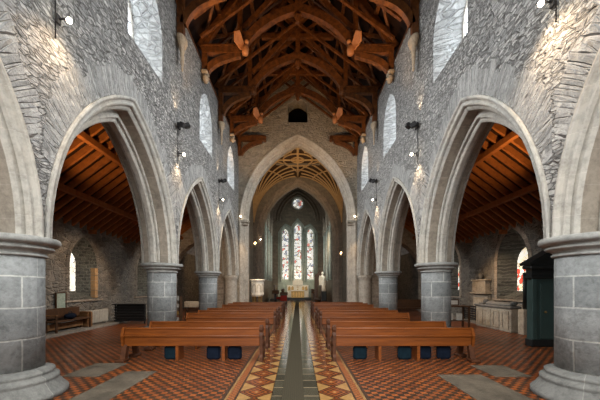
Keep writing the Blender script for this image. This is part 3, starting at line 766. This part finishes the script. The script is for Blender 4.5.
for k, l in enumerate(EL):
    g = MB().poly(lan(*l), [], lambda a, b: ffe(a, b, .38)).build('window_%d' % (19 + k), M['lancet'])
    tag(g, ('shorter stained lancet left of the central one above the altar', 'tall central stained lancet above the altar', 'shorter stained lancet right of the central one above the altar')[k], 'window', kind='structure')
    bars = MB(); x, a, sl, zs = l
    z = sl + .9
    while z < zs + .3: bars.box(x - a, x + a, CY1 + .33, CY1 + .36, z, z + .05); z += .95
    bars.build('saddle_bars', M['black'], g)
g = MB().poly([(a * .88, 13.9 + (b - 13.9) * .88) for a, b in ROSE], [], lambda a, b: ffe(a, b, .38)).build('window_22', M['lancet'])
tag(g, 'small round window above the central lancet', 'window', kind='structure')
tr = MB()
for i in range(3): tr.bar(ffe(.68 * math.cos(i * PI / 3), 13.9 + .68 * math.sin(i * PI / 3), .34), ffe(-.68 * math.cos(i * PI / 3), 13.9 - .68 * math.sin(i * PI / 3), .34), .05, .05)
tr.tube([ffe(.25 * math.cos(i * PI / 6), 13.9 + .25 * math.sin(i * PI / 6), .34) for i in range(13)], .03, 6)
tr.build('tracery', M['east_uv'], g)
# steps and altar
stp = MB().box(-CX, CX, 40.4, CY1, 0, .16).box(-2.6, 2.6, 41.0, CY1, .16, .32)
tag(stp.build('floor_sanctuary', [M['greend']]), 'dark green marble steps before the altar', 'step', kind='structure')
al = empty('altar', (0, 42.4, .32), 'gilt fronted altar table under the central lancet', 'altar')
MB().bevbox(-.9, .9, -.4, .4, 0, .92, .02).build('altar_body', M['gold'], al)
MB().bevbox(-1.0, 1.0, -.46, .46, .92, 1.04, .02).build('altar_top', M['white'], al)
ap = MB()
for i in range(5): ap.box(-.8 + i * .36, -.66 + i * .36, -.43, -.4, .08, .84)
ap.build('front_panel', M['brass'], al)
re = empty('reredos', (0, 43.6, .32), 'white carved stone reredos stepped behind the altar', 'reredos')
MB().bevbox(-1.55, 1.55, -.15, .25, 0, 1.75, .03).build('lower_tier', M['white'], re)
MB().prism([(-.75, -.2, 1.752), (.75, -.2, 1.752), (.75, -.2, 2.35), (0, -.2, 2.7), (-.75, -.2, 2.35)], (0, .4, 0)).build('centre_gable', M['white'], re)
ar = MB()
for x in (-1.2, -.75, .75, 1.2): ar.prism([(x - .17, -.2, 1.0)] + [(x + a, -.2, b) for a, b in arch(0, .17, 1.35, .1, 4)[::-1]] + [(x + .17, -.2, 1.0)], (0, .05, 0))
ar.build('niche_relief', M['brass'], re)
crs = MB().box(-.03, .03, 43.35, 43.38, 1.47, 2.0).box(-.16, .16, 43.35, 43.38, 1.77, 1.83)
crs.bevbox(-.1, .1, 43.29, 43.41, 1.38, 1.47, .01)
# cross stands on the altar table (moved forward)
cro = crs.build('altar_cross', M['brass']); cro.location = (0, -.85, -.018); tag(cro, 'small brass cross standing on the altar table', 'cross')

# choir stalls
def stall(x, y0, y1, s, label):
    st = empty('choir_stall', (x, y0, 0), label, 'choir stall', 'choir stalls before the altar')
    ln = y1 - y0
    MB().bevbox(-.06, .06, 0, ln, 0, 1.05, .02).build('front_panel', M['dkwood'], st)
    MB().bevbox(min(s * .1, s * .75), max(s * .1, s * .75), 0, ln, .38, .46, .02).build('seat', M['dkwood'], st)
    MB().bevbox(min(s * .75, s * .85), max(s * .75, s * .85), 0, ln, 0, 2.0, .02).build('backrest', M['dkwood'], st)
    for k in range(5):
        yy = ln * k / 4
        MB().lathe([(.06, 0), (.06, .2), (.03, .25), (.1, .38), (.02, .55)], (0, yy * .98 + .06, 1.05), 8).build('poppyhead', M['dkwood'], st)
    return st
stall(-1.75, 33.2, 38.5, -1, 'dark carved choir stalls on the left before the altar')
stall(1.75, 33.2, 38.5, 1, 'dark carved choir stalls on the right before the altar')
for k, y in enumerate((33.6, 34.6, 35.6)):
    tag(MB().bevbox(-2.40, -1.88, y, y + .6, .462, .62, .05).build('seat_cushion', M['red']), 'red cushion on the %s seat of the left choir stalls' % ('front', 'second', 'third')[k], 'cushion', 'red choir cushions')
# red draped prayer desk
pd = empty('prayer_desk', (-1.45, 31.6, 0), 'dark prayer desk with a red cloth by the choir stalls on the left', 'desk')
MB().bevbox(-.35, .35, -.2, .2, 0, .95, .03).build('desk_body', M['dkwood'], pd)
MB().prism([(-.4, -.3, .952), (-.4, .25, .952), (-.4, .25, 1.25), (-.4, -.3, 1.0)], (.8, 0, 0)).build('desk_top', M['dkwood'], pd)
MB().box(-.34, .34, -.23, -.205, .35, .93).build('red_cloth', M['red'], pd)
# eagle lectern (dark)
le = empty('lectern', (-2.05, 28.0, 0), 'dark standing lectern beside the white pulpit', 'lectern')
MB().lathe([(.35, 0), (.35, .08), (.2, .14), (.07, .3), (.06, .6), (.11, .68), (.06, .76), (.06, 1.05), (.12, 1.15)], (0, 0, 0), 14).build('stem', M['black'], le)
MB().prism([(-.32, -.28, 1.15), (-.32, .25, 1.15), (-.32, .25, 1.5), (-.32, -.28, 1.2)], (.64, 0, 0)).build('book_rest', M['dkwood'], le)
# pulpit
pu = empty('pulpit', (-3.1, 23.35, 0), 'white carved stone pulpit on short columns beside the chancel arch', 'pulpit')
MB().lathe([(.55, 0), (.55, .18), (.42, .22), (.42, .3)], n=8, sm=False).build('plinth', M['white'], pu)
for k in range(6):
    a = k * PI / 3
    MB().lathe([(.07, .3), (.05, .36), (.05, 1.0), (.08, 1.1)], (.33 * math.cos(a), .33 * math.sin(a), 0), 10).build('column', M['brass'], pu)
MB().lathe([(.42, 1.1), (.50, 1.2), (.52, 1.25), (.50, 1.3), (.50, 2.2), (.56, 2.26), (.58, 2.34), (.54, 2.38)], n=8, sm=False).build('drum', M['white'], pu)
rl = MB()
for k in range(8):
    a = (k + .5) * PI / 4; c_, s_ = math.cos(a), math.sin(a); r = .475
    o = Vector((r * c_, r * s_, 0)); t = Vector((-s_, c_, 0))
    ap_ = arch(0, .13, 1.8, .08, 5, 1.4)
    P = [o + t * p + Vector((0, 0, q)) for p, q in ap_]
    rl.tube(P, .022, 6)
rl.build('arcade_relief', M['tomb'], pu)
# statue on plinth with dark screen
ss = empty('statue', (3.15, 38.9, 0), 'white robed marble figure standing on a dark plinth', 'statue')
MB().bevbox(-.48, .48, -.42, .42, 0, 1.25, .04).build('plinth', M['greend'], ss)
MB().lathe([(.44, 1.252), (.48, 1.32), (.40, 1.8), (.30, 2.4), (.27, 2.8), (.33, 3.02), (.26, 3.2), (.10, 3.31), (.09, 3.38), (.14, 3.46), (.15, 3.58), (.09, 3.72), (.01, 3.76)], n=16, sy=.8).build('figure', M['white'], ss)
for e in (-1, 1):
    MB().prism([(e * .1, .16, 3.0), (e * .36, .24, 3.3), (e * .46, .24, 2.8), (e * .42, .22, 1.9), (e * .24, .18, 2.3)], (0, .05, 0)).build('wing', M['white'], ss)
scn = empty('dark_screen', (2.88, 39.6, 0), 'dark carved wooden screen behind the white statue', 'screen')
MB().box(-.72, .72, 0, .12, 0, 3.2).build('panel', M['dkwood'], scn)
t_ = MB().prism([(-.75, -.05, 3.2), (.75, -.05, 3.2), (0, -.05, 4.0)], (0, .22, 0))
for x in (-.66, -.25, .25, .66): t_.lathe([(.06, 3.2), (.05, 3.6), (.01, 3.95)], (x, .05, 0), 6)
t_.build('cresting', M['dkwood'], scn)

# ------------------------------------------------------------------ pews
def pew(s, length, label):
    root = empty('pew', (0, 0, 0), label, 'pew', 'pews in rows either side of the aisle')
    def bx(a, b): return (min(s * a, s * b), max(s * a, s * b))
    # carved bench end at the aisle
    e = MB()
    pr_ = [(-.09, 0), (.50, 0), (.50, .10), (.47, .16), (.47, .40), (.42, .50), (.30, .55), (.18, .60), (.13, .70), (.10, .82), (.06, .87), (-.02, .88), (-.07, .84), (-.07, .76), (-.04, .70), (-.06, .62), (-.05, .16), (-.09, .10)]
    e.prism([(s * 0, y, z) for y, z in pr_], (s * .075, 0, 0)); en = e.build('bench_end', M['pew_d'], root)
    orn = MB()
    for cy, cz, r in ((.02, .78, .055), (.03, .62, .05), (.08, .40, .085), (.30, .36, .07), (.2, .18, .07)):
        orn.lathe([(r, 0), (r * .8, .02), (r * .4, .015), (.01, .03)], (0, 0, 0), 10)
        for i in range(len(orn.v) - 42, len(orn.v)): pass
    orn = MB()
    for cy, cz, r in ((.02, .78, .06), (.05, .62, .05), (.10, .42, .09), (.32, .36, .08), (.2, .18, .08)):
        R = [[(-s * h, cy + rr * math.cos(k * PI / 5), cz + rr * math.sin(k * PI / 5)) for k in range(10)] for rr, h in ((r, 0), (r * .8, .022), (r * .45, .012), (.008, .03))]
        for a, b in zip(R, R[1:]): orn.strip(a, b, closed=True, sm=True)
    orn.build('carved_rosette', M['pew_d'], en)
    x0, x1 = .075, length - .06
    # back made of top rail, upper board, ledge, lower board
    a, b = bx(x0, x1)
    MB().bevbox(a, b, -.025, .045, .755, .805, .015).build('top_rail', M['pew'], root)
    MB().bar(((a + b) / 2 - (b - a) / 2, .0, .69), ((a + b) / 2 + (b - a) / 2, .0, .69), .03, .15).build('back_board', M['pew'], root)
    MB().bevbox(a, b, -.10, .02, .598, .624, .01).build('book_ledge', M['pew'], root)
    MB().bevbox(a, b, -.045, .0, .365, .597, .012).build('lower_board', M['pew'], root)
    MB().bevbox(a, b, .03, .46, .405, .44, .015).build('seat', M['pew'], root)
    # outer trestle end: two slanting legs on feet and a side rail
    for y0, y1, nm in ((.0, -.10, 'leg'), (.40, .50, 'leg')):
        a, b = bx(length - .13, length - .01)
        MB().prism([(a, y0 - .045, .40), (a, y0 + .045, .40), (a, y1 + .06, .05), (a, y1 - .06, .05)], (b - a, 0, 0)).build(nm, M['pew_d'], root)
        a, b = bx(length - .15, length + .07)
        MB().bevbox(a, b, y1 - .15, y1 + .13, 0, .075, .02).build('foot', M['pew_d'], root)
    a, b = bx(length - .06, length)
    MB().prism([(a, -.06, .36), (a, .46, .36), (a, .46, .58), (a, .10, .62), (a, .055, .81), (a, -.03, .81), (a, -.11, .62)], (b - a, 0, 0)).build('side_panel', M['pew'], root)
    for fx in ((.28, .61) if s < 0 else (.335, .61)):
        a, b = bx(length * fx - .035, length * fx + .035)
        MB().box(a, b, -.03, .34, 0, .36).build('middle_support', M['pew'], root)
    return root
RY = [7.45, 8.85, 11.75, 13.1, 14.45, 17.3, 18.7, 20.1]
wd = ['first', 'second', 'third', 'fourth', 'fifth', 'sixth', 'seventh', 'last']
for s in (LEFT, RIGHT):
    proto = None
    for k, y in enumerate(RY):
        lab = 'varnished wooden pew %s of the aisle, %s row counted from the camera' % (SIDE[s], wd[k])
        if proto is None: o = proto = pew(s, 3.42, lab)
        else: o = copy_tree(proto); o['label'] = lab
        o.location = (s * .855, y, 0)
# hassocks under the front pews
hp = None
for x, y, mt, lab in ((-3.15, 7.6, 'kneeler', 'dark teal hassock under the front pew left of the aisle, farthest from the aisle'),
                  (-2.1, 7.6, 'kneeler_b', 'navy hassock under the front pew left of the aisle, the middle one of three'),
                  (-1.57, 7.6, 'kneeler_b', 'navy hassock under the front pew left of the aisle, next to the aisle end'),
                  (1.55, 7.6, 'kneeler', 'dark teal hassock under the front pew right of the aisle, next to the aisle end'),
                  (2.66, 7.6, 'kneeler', 'dark teal hassock under the middle of the front pew right of the aisle'),
                  (3.17, 7.65, 'kneeler_b', 'dark navy hassock right beside the teal one under the front pew'),
                  (3.66, 7.65, 'kneeler_b', 'dark hassock under the outer end of the front pew right of the aisle')):
    h = empty('hassock', (x, y, 0), lab, 'hassock', 'hassocks under the front pews')
    MB().bevbox(-.17, .17, -.06, .08, 0.0, .33, .045).build('cushion', M[mt], h)
    MB().sweep(qcurve((-.06, 0, .325), (0, 0, .40), (.06, 0, .325), 6), .02, .008, (0, 1, 0)).build('strap', M['black'], h)

# ------------------------------------------------------------------ left aisle furniture
bn = empty('bench', (-9.0, 11.1, .10), 'dark wooden bench with armrests against the left aisle wall', 'bench')
MB().bevbox(-.22, .22, 0, 1.9, .38, .44, .015).build('seat', M['dkwood'], bn)
MB().bevbox(-.27, -.22, 0, 1.8, .5, .88, .015).build('backrest', M['dkwood'], bn)
MB().bevbox(-.2, -.12, .05, 1.85, .08, .30, .015).build('lower_rail', M['midwood'], bn)
for y in (.04, 1.86):
    for x in (-.2, .18): MB().box(x - .03, x + .03, y - .03, y + .03, 0, .38).build('leg', M['dkwood'], bn)
    MB().bevbox(-.25, .22, y - .035, y + .035, .62, .67, .012).build('armrest', M['midwood'], bn)
    MB().box(.15, .2, y - .02, y + .02, .44, .62).build('arm_post', M['dkwood'], bn)
bg = empty('bag', (-8.95, 12.0, .542), 'dark blue bag lying on the bench by the left aisle wall', 'bag')
MB().ball((0, 0, .12), .2, 10, sx=.8, sy=1.4, sz=.6).build('bag_body', M['kneeler_b'], bg)
MB().tube(qcurve((0, -.12, .2), (0, 0, .42), (0, .12, .2), 8), .014, 6).build('handle', M['black'], bg)
ch = empty('low_cupboard', (-9.22, 13.18, .10), 'small pale wooden cupboard between the bench and the cream radiator', 'cupboard')
MB().bevbox(-.25, .25, -.16, .16, 0, .62, .015).build('cupboard_body', M['midwood'], ch)
MB().box(.25, .27, -.12, .12, .06, .56).build('door', M['midwood'], ch)
rd = empty('radiator', (-9.25, 13.42, .10), 'cream ribbed radiator below the first window recess in the left aisle', 'radiator')
for k in range(12):
    o = MB().bevbox(-.09, .09, k * .115, k * .115 + .085, .06, .66, .03).build('column', M['cream'], rd)
MB().tube([(0, -.02, .14), (0, 1.4, .14)], .022).build('pipe', M['cream'], rd)
for y in (.05, 1.25): MB().box(-.05, .05, y, y + .05, 0, .07).build('foot', M['cream'], rd)
nb = empty('notice_frame', (-9.44, 12.15, .85), 'pale green framed notice on the left aisle wall above the bench', 'framed notice')
fr = MB()
for y0, y1, z0, z1 in ((-.27, .27, 0, .04), (-.27, .27, .70, .74), (-.27, -.23, .04, .70), (.23, .27, .04, .70)): fr.box(-.02, .03, y0, y1, z0, z1)
fr.build('frame', M['dkwood'], nb); MB().box(-.02, .01, -.23, .23, .04, .70).build('sheet', M['notice'], nb)
# black slatted stand
bs = empty('slatted_stand', (-8.35, 14.9, 0), 'black slatted stand behind the front pew in the left aisle', 'stand')
for k in range(6): MB().bevbox(-.62, .85, -.04 + k * .01, .0 + k * .01, .12 + k * .13, .20 + k * .13, .01).build('slat', M['black'], bs)
for x in (-.6, .8): MB().bar((x, .12, 0), (x, .06, .98), .05, .05).build('post', M['black'], bs)
MB().bevbox(-.7, .9, -.1, .3, .94, .98, .01).build('shelf', M['black'], bs)
MB().box(-.6, .83, .16, .19, .1, .94).build('back_panel', M['greend'], bs)
# slim book stand behind second pillar left
ks = empty('leaflet_stand', (-6.05, 15.2, 0), 'dark narrow leaflet stand behind the second pillar on the left', 'stand')
for z in (.05, .4, .75, 1.1): MB().box(-.22, .22, -.15, .15, z, z + .03).build('shelf', M['dkwood'], ks)
for x in (-.23, .21): MB().box(x, x + .03, -.16, .16, 0, 1.35).build('side', M['dkwood'], ks)
for i, z in enumerate((.08, .43, .78, 1.13)):
    for k in range(3):
        h_ = .17 + .02 * ((i + k) % 3)
        o = MB().box(-.17 + k * .12, -.07 + k * .12, -.10 - .01 * k, -.07 - .01 * k, 0, h_).build('leaflet', M['paper'] if (i + k) % 3 else M['gold'])
        o.location = (-6.05, 15.2, z + .001)
        tag(o, '%s leaflet on the %s shelf of the leaflet stand' % (('first', 'middle', 'last')[k], ('bottom', 'second', 'third', 'top')[i]), 'leaflet', 'leaflets in the stand')
bx_ = empty('collection_box', (-6.1, 17.8, 0), 'pale wooden box on legs in the left aisle between the far pillars', 'box')
MB().bevbox(-.45, .45, -.2, .2, .62, .95, .02).build('box_body', M['tomb'], bx_)
for x in (-.38, .38): MB().box(x - .04, x + .04, -.15, .15, 0, .62).build('leg', M['dkwood'], bx_)

# ------------------------------------------------------------------ right aisle furniture
tb = empty('tomb_chest', (8.35, 11.95, .0), 'worn pale stone tomb chest against the right aisle wall', 'tomb')
TBM = MB().bevbox(-.0, .39, 0, 2.35, .0, .93, .02); TBM.build('chest', M['tomb'], tb)
MB().bevbox(-.06, .40, -.06, 2.42, .932, 1.03, .03).build('lid', M['effigy'], tb)
pn = MB()
for k in range(4):
    y = .12 + k * .57
    pn.box(-.03, 0, y, y + .42, .12, .17); pn.box(-.03, 0, y, y + .42, .78, .83); pn.box(-.03, 0, y, y + .05, .17, .78); pn.box(-.03, 0, y + .37, y + .42, .17, .78)
pn.build('panel_relief', M['tomb'], tb)
# larger plinth behind chest
ef = empty('effigy', (8.55, 12.1, 1.032), 'dark recumbent stone effigy lying on the pale tomb chest', 'effigy')
mb = MB()
mb.lathe([(.10, 0), (.17, .08), (.19, .5), (.16, .9), (.2, 1.25), (.21, 1.45), (.09, 1.6)], (0, 0, 0), 12)
mb.v = [(x, z, max(0, y + .0) * .8 + .0) for x, y, z in mb.v]; mb.build('body', M['effigy'], ef)
MB().ball((0, 1.76, .13), .12, 8).build('head', M['effigy'], ef)
MB().bevbox(-.2, .2, 1.65, 1.98, 0, .06, .02).build('pillow', M['effigy'], ef)
MB().ball((0, -.02, .1), .1, 8, sx=1.5).build('foot_rest', M['effigy'], ef)
pm = empty('black_radiator', (9.2, 15.15, .10), 'black pipe radiator standing past the tomb chest in the right aisle', 'radiator')
for k in range(6): MB().tube([(-.3, 0, .13 + k * .115), (-.3, 1.25, .13 + k * .115)], .042, 8).build('pipe', M['black'], pm)
for y in (.03, 1.22): MB().box(-.36, -.24, y - .03, y + .03, 0, .76).build('end_post', M['black'], pm)
wm = empty('wall_memorial', (9.42, 15.55, 1.45), 'pale stone memorial with an urn fixed to the right aisle wall', 'memorial')
MB().bevbox(-.22, .07, -.55, .55, .08, .66, .02).build('tablet', M['tomb'], wm)
MB().bevbox(-.28, .07, -.65, .65, .0, .08, .02).build('shelf', M['tomb'], wm)
MB().bevbox(-.26, .07, -.62, .62, .66, .73, .02).build('cornice', M['tomb'], wm)
MB().lathe([(.08, .73), (.04, .78), (.12, .9), (.1, 1.0), (.03, 1.05)], (-.1, 0, 0), 12).build('urn', M['effigy'], wm)
pp = MB().bevbox(9.28, 9.49, 14.95, 16.15, .102, 1.42, .02).build('pale_wall_panel', M['tomb']); tag(pp, 'pale stone panel under the urn memorial in the right aisle', 'stone panel')
tbl = empty('side_table', (7.05, 13.6, 0), 'dark wooden side table behind the end of the front pew on the right', 'table')
MB().bevbox(-.5, .5, -.3, .3, .92, .97, .01).build('table_top', M['dkwood'], tbl)
for x in (-.44, .44):
    for y in (-.25, .25): MB().box(x - .035, x + .035, y - .035, y + .035, 0, .92).build('leg', M['dkwood'], tbl)
MB().bevbox(-.44, .44, -.25, .25, .3, .33, .01).build('shelf', M['dkwood'], tbl)
for k, (x, lab) in enumerate(((-.28, 'left'), (.12, 'right'))):
    o = MB().bevbox(-.11, .11, -.05, .05, 0, .3, .01).build('booklet_pile', M['paper']); o.location = (7.05 + x, 13.55, .332)
    tag(o, 'white booklets on the lower shelf of the dark side table, %s pile' % lab, 'booklets', 'booklets on the side table')
bk = empty('picture_frame', (7.0, 13.65, .972), 'small dark framed picture standing on the side table', 'picture frame')
MB().bar((-.2, 0, .14), (.2, 0, .14), .03, .28).build('frame', M['dkwood'], bk); MB().box(-.15, .15, -.02, -.016, .05, .23).build('sheet', M['paper'], bk)
# dark items in the far right aisle
cab = empty('dark_cabinet', (7.2, 19.4, 0), 'dark wooden bench with papers in the right aisle behind the second pillar', 'bench')
MB().bevbox(-1.0, 1.0, -.25, .25, .42, .48, .01).build('seat', M['dkwood'], cab)
MB().bevbox(-1.0, 1.0, .2, .27, .48, 1.0, .01).build('backrest', M['dkwood'], cab)
for x in (-.95, .95): MB().box(x - .04, x + .04, -.25, .25, 0, .42).build('leg', M['dkwood'], cab)
# green booth
bo = empty('booth', (7.92, 9.2, 0), 'dark green wooden booth with a pediment behind the big right pillar', 'booth')
MB().box(-.86, .86, 0, .2, .22, 2.05).build('body', M['green'], bo)
MB().bevbox(-.90, .90, -.05, .24, 0, .22, .02).build('plinth', M['greend'], bo)
dr = MB().bevbox(-.62, .62, -.03, 0, .24, 1.9, .01).build('door', M['green'], bo)
MB().lathe([(.02, 0), (.015, .05), (.035, .06), (.035, .09), (.01, .1)], (0, 0, 0), 10)
hk = MB().ball((-.5, -.07, 1.05), .035, 8); hk.bar((-.5, -.03, 1.05), (-.5, -.07, 1.05), .02, .02); hk.build('handle', M['brass'], dr)
for x in (-.82, .82): MB().bevbox(x - .07, x + .07, -.06, .02, .22, 2.05, .015).build('pilaster', M['green'], bo)
MB().bevbox(-.94, .94, -.08, .24, 2.05, 2.14, .02).build('architrave', M['greend'], bo)
MB().box(-.88, .88, -.02, .22, 2.14, 2.34).build('frieze', M['greend'], bo)
MB().bevbox(-.98, .98, -.12, .26, 2.34, 2.46, .03).build('cornice', M['greend'], bo)
MB().prism([(-.98, -.06, 2.46), (.98, -.06, 2.46), (0, -.06, 3.02)], (0, .28, 0)).build('pediment', M['greend'], bo)
for e in (-1, 1): MB().bar((e * 1.02, .08, 2.48), (0, .08, 3.07), .42, .08).build('raking_cornice', M['greend'], bo)
po = empty('stone_post', (8.6, 11.55, 0), 'dark slim post on a stone block beside the green booth', 'post')
MB().bevbox(-.16, .16, -.16, .16, 0, .95, .02).build('block', M['tomb'], po)
MB().tube([(0, 0, .952), (0, 0, 2.35)], .075, 10).build('post_shaft', M['greend'], po)

# ------------------------------------------------------------------ wall lamps
def spot(name, loc, target, energy, angle, color=(1, .70, .40), blend=.6, size=.06, parent=None):
    if angle > 100: blend = 1.0
    l = bpy.data.lights.new(name, 'SPOT'); l.energy = energy; l.spot_size = math.radians(angle); l.spot_blend = blend; l.color = color; l.shadow_soft_size = size
    o = bpy.data.objects.new(name, l); COL.objects.link(o); o.location = loc
    o.rotation_euler = (Vector(target) - Vector(loc)).to_track_quat('-Z', 'Y').to_euler()
    return o
names = ['big pillar', 'second pillar', 'third pillar']
for s in (LEFT, RIGHT):
    for k in range(3):
        y = PY[k] + ((.38 if s < 0 else .06) if k == 0 else .1)
        # lower bulb
        z = 6.45
        lp = empty('wall_lamp', (s * 4.19, y, z), 'small glowing wall lamp on the %s wall above the %s' % (SIDE[s], names[k]), 'wall lamp', 'wall lamps of the nave')
        MB().bevbox(-.02, .02, -.05, .05, -.08, .08, .01).build('backplate', M['black'], lp).location = (-s * .03, 0, 0)
        MB().tube([(-s * .03, 0, 0), (-s * .2, 0, .02)], .018, 6).build('arm', M['black'], lp)
        MB().ball((-s * .22, 0, -.02), .045, 8).build('bulb', M['bulb'], lp)
        cb = MB().tube([(-s * .025, -.06, -.38), (-s * .025, -.06, .95 if k else 3.0)], .012, 5).build('cable', M['black'], lp)
        spot('lamp_light', (s * (3.93 if k else 3.72), y, z - .10), (s * 4.18, y - .05, 3.2) if k else (s * 4.35, y - .1, 4.6), (160 if s > 0 else 100) if k == 0 else 110, 85 if k else 125, (1, .72, .46))
        if k:
            zu = 7.42
            ul = empty('wall_spotlight', (s * 4.19, y, zu), 'black twin spotlight on the %s wall above the %s' % (SIDE[s], names[k]), 'spotlight', 'black spotlights of the nave')
            MB().bevbox(-.03, .03, -.1, .1, -.1, .1, .01).build('bracket', M['black'], ul).location = (-s * .04, 0, 0)
            for e, nm in ((-1, 'housing'), (1, 'housing')):
                hd_ = MB().bevbox(-.10, .10, -.075, .075, -.08, .08, .02).build(nm, M['black'], ul)
                hd_.location = (-s * (.22 if e < 0 else .30), e * .12 - .05, .05 * e); hd_.rotation_euler = (0, s * (-.5 if e < 0 else .4), .3 * e)
            spot('uplight', (s * 4.02, y - .22, zu + .22), (s * 4.22, y - .15, 9.5), 48, 62, (1, .74, .50))
            spot('roof_light', (s * 3.85, y + .15, zu + .25), (s * 1.9, y + 1.6, 12.4) if k == 1 else (s * 1.2, 21.6, 13.4), 900 if k == 1 else 560, 72, (1, .60, .28))

# ------------------------------------------------------------------ candle brackets beyond the arch
for s, z, lab in ((LEFT, 5.6, 'brass candle bracket glowing on the left crossing wall'), (RIGHT, 4.7, 'brass candle bracket glowing on the right crossing wall')):
    cd = empty('candle_bracket', (s * 4.47, 28.2, z), lab, 'candle bracket', 'candle brackets of the crossing')
    MB().tube(qcurve((0, 0, 0), (-s * .25, 0, -.25), (-s * .5, 0, 0)), .03, 6).build('arm', M['brass'], cd)
    MB().tube([(-s * .5, .3 * math.cos(i * PI / 6), .3 * math.sin(i * PI / 6) * .2) for i in range(13)], .025, 6).build('ring', M['brass'], cd)
    for k in range(4):
        p = (-s * .5 + .05 * (k % 2), -.3 + .2 * k, .12 + .12 * (k % 2))
        MB().tube([(p[0], p[1], 0), (p[0], p[1], p[2])], .02, 6).build('candle', M['white'], cd)
        MB().ball((p[0], p[1], p[2] + .07), .055, 6).build('bulb', M['candle'], cd)
for s in (LEFT, RIGHT):
    for yy, zz, xx, w_ in ((YE - .22, 6.75, 4.0, 'on the chancel arch capital, %s side'), (31.3 - .5, 6.6, 3.75, 'on the inner crossing arch, %s side'))[:2 if s < 0 else 1]:
        lp = empty('arch_lamp', (s * xx, yy, zz), 'tiny bright lamp ' + w_ % SIDE[s], 'lamp', 'small lamps on the arches')
        MB().ball((0, 0, 0), .042, 8).build('bulb', M['bulb'], lp)
        MB().tube([(0, 0, -.2), (0, 0, -.06)], .03, 6).build('holder', M['black'], lp)
    spot('jamb_light', (s * 3.7, YE - .9, 5.9), (s * 3.95, YE - .1, 1.2), 130, 70, (1, .66, .36))
    spot('vault_light', (s * 3.9, YE + 1.5, 7.6), (-s * .5, 28.0, 13), 520, 110, (1, .70, .38))
    spot('aisle_light', (s * 6.2, 9.0, 5.0), (s * 6.5, 10.4, 7.0), 150 if s < 0 else 170, 100, (1, .62, .26))
    spot('aisle_end_light', (s * 6.0, 15.5, 4.3), (s * 7.3, 21.5, 1.5), 300 if s < 0 else 90, 100, (1, .68, .4))
    spot('transept_light', (s * 6.5, 24.0, 5.5), (s * 7.6, 30.4, 2.0), 420 if s < 0 else 160, 110, (1, .66, .36))
spot('aisle_floor_light', (7.0, 14.2, 4.4), (8.9, 14.0, .4), 330, 95, (1, .62, .30))
spot('aisle_floor_light', (-6.6, 13.8, 4.4), (-9.3, 13.0, .8), 260, 100, (1, .66, .38))
spot('altar_light', (-2.2, 40.0, 9.5), (0, 42.8, 1.4), 1900, 50, (1, .8, .55))
spot('pulpit_light', (-2.2, YE + .6, 6.0), (-3.1, 23.3, 1.8), 1300, 40, (1, .72, .42))
spot('statue_fill', (1.0, 36.5, 6.5), (3.1, 38.9, 2.4), 420, 40, (1, .88, .7))  # added only to brighten the statue, no fitting behind it
spot('choir_fill', (2.5, 33.5, 9), (-.5, 39, 1.5), 900, 120, (1, .72, .45))  # fill added to lift the choir, no fitting behind it

# ------------------------------------------------------------------ west wall, daylight and added aisle fill
ww = MB()
wo = [(-10.5, 0), (10.5, 0), (10.5, 5), (5.2, 7.9), (5.2, RA(5.2)), (0, RA(0)), (-5.2, RA(5.2)), (-5.2, 7.9), (-10.5, 5)]
wins = [loop_window(x, 1.15, .7, 2.2, 10.0 if x == 0 else 9.0, 8) for x in (-2.75, 0, 2.75)] + [loop_window(x, .6, .4, 1.4, 3.0, 8) for x in (-7.4, 7.4)]  # outer pair of openings added to hold the aisle fill lights
ww.poly(wo, wins, lambda a, b: (a, YA, b)); 
tag(ww.build('wall_west', M['rubble']), 'rubble west wall behind the camera with tall windows', 'wall', kind='structure')
def area(name, loc, rot, sx, sy, e, color):
    l = bpy.data.lights.new(name, 'AREA'); l.shape = 'RECTANGLE'; l.size = sx; l.size_y = sy; l.energy = e; l.color = color
    o = bpy.data.objects.new(name, l); COL.objects.link(o); o.location = loc; o.rotation_euler = rot; return o
for x in (-2.75, 0, 2.75):
    area('west_window_daylight', (x, YA + .05, 6.6), (PI / 2 - .5, 0, 0), 2.2, 8.4, 225, (1.0, .985, .95)).data.spread = math.radians(92)
for s in (-1, 1):
    area('aisle_west_fill', (s * 7.4, YA + .05, 2.6), (PI / 2, 0, 0), 1.2, 2.4, 16, (.95, .97, 1))  # fill light added for each aisle, set in an invented opening

for s in (-1, 1):
    for y in CLER:
        o = area('clerestory_daylight', (s * 4.17, y, 9.35), (0, 0, 0), 1.2, 1.1, 200, (.98, .99, 1.0))
        o.rotation_euler = Vector((-s, 0, -.55)).to_track_quat('-Z', 'Z').to_euler(); o.data.spread = math.radians(120)
# world
wd_ = bpy.data.worlds.new('sky'); sc.world = wd_; wd_.use_nodes = True
wd_.node_tree.nodes['Background'].inputs[0].default_value = (.75, .85, 1, 1); wd_.node_tree.nodes['Background'].inputs[1].default_value = .25

# ------------------------------------------------------------------ camera
cam = bpy.data.cameras.new('camera'); co_ = bpy.data.objects.new('camera', cam); COL.objects.link(co_)
co_.location = (0, 0, H); co_.rotation_euler = (PI / 2, 0, 0)
cam.sensor_width = 36; cam.lens = 305 / 600 * 36; cam.shift_x = 2.2 / 600; cam.shift_y = 87 / 600; cam.clip_end = 200
sc.camera = co_
sc.view_settings.view_transform = 'Standard'; sc.view_settings.look = 'None'; sc.view_settings.gamma = 1; sc.view_settings.exposure = 0
sc.cycles.max_bounces = 8; sc.cycles.diffuse_bounces = 5
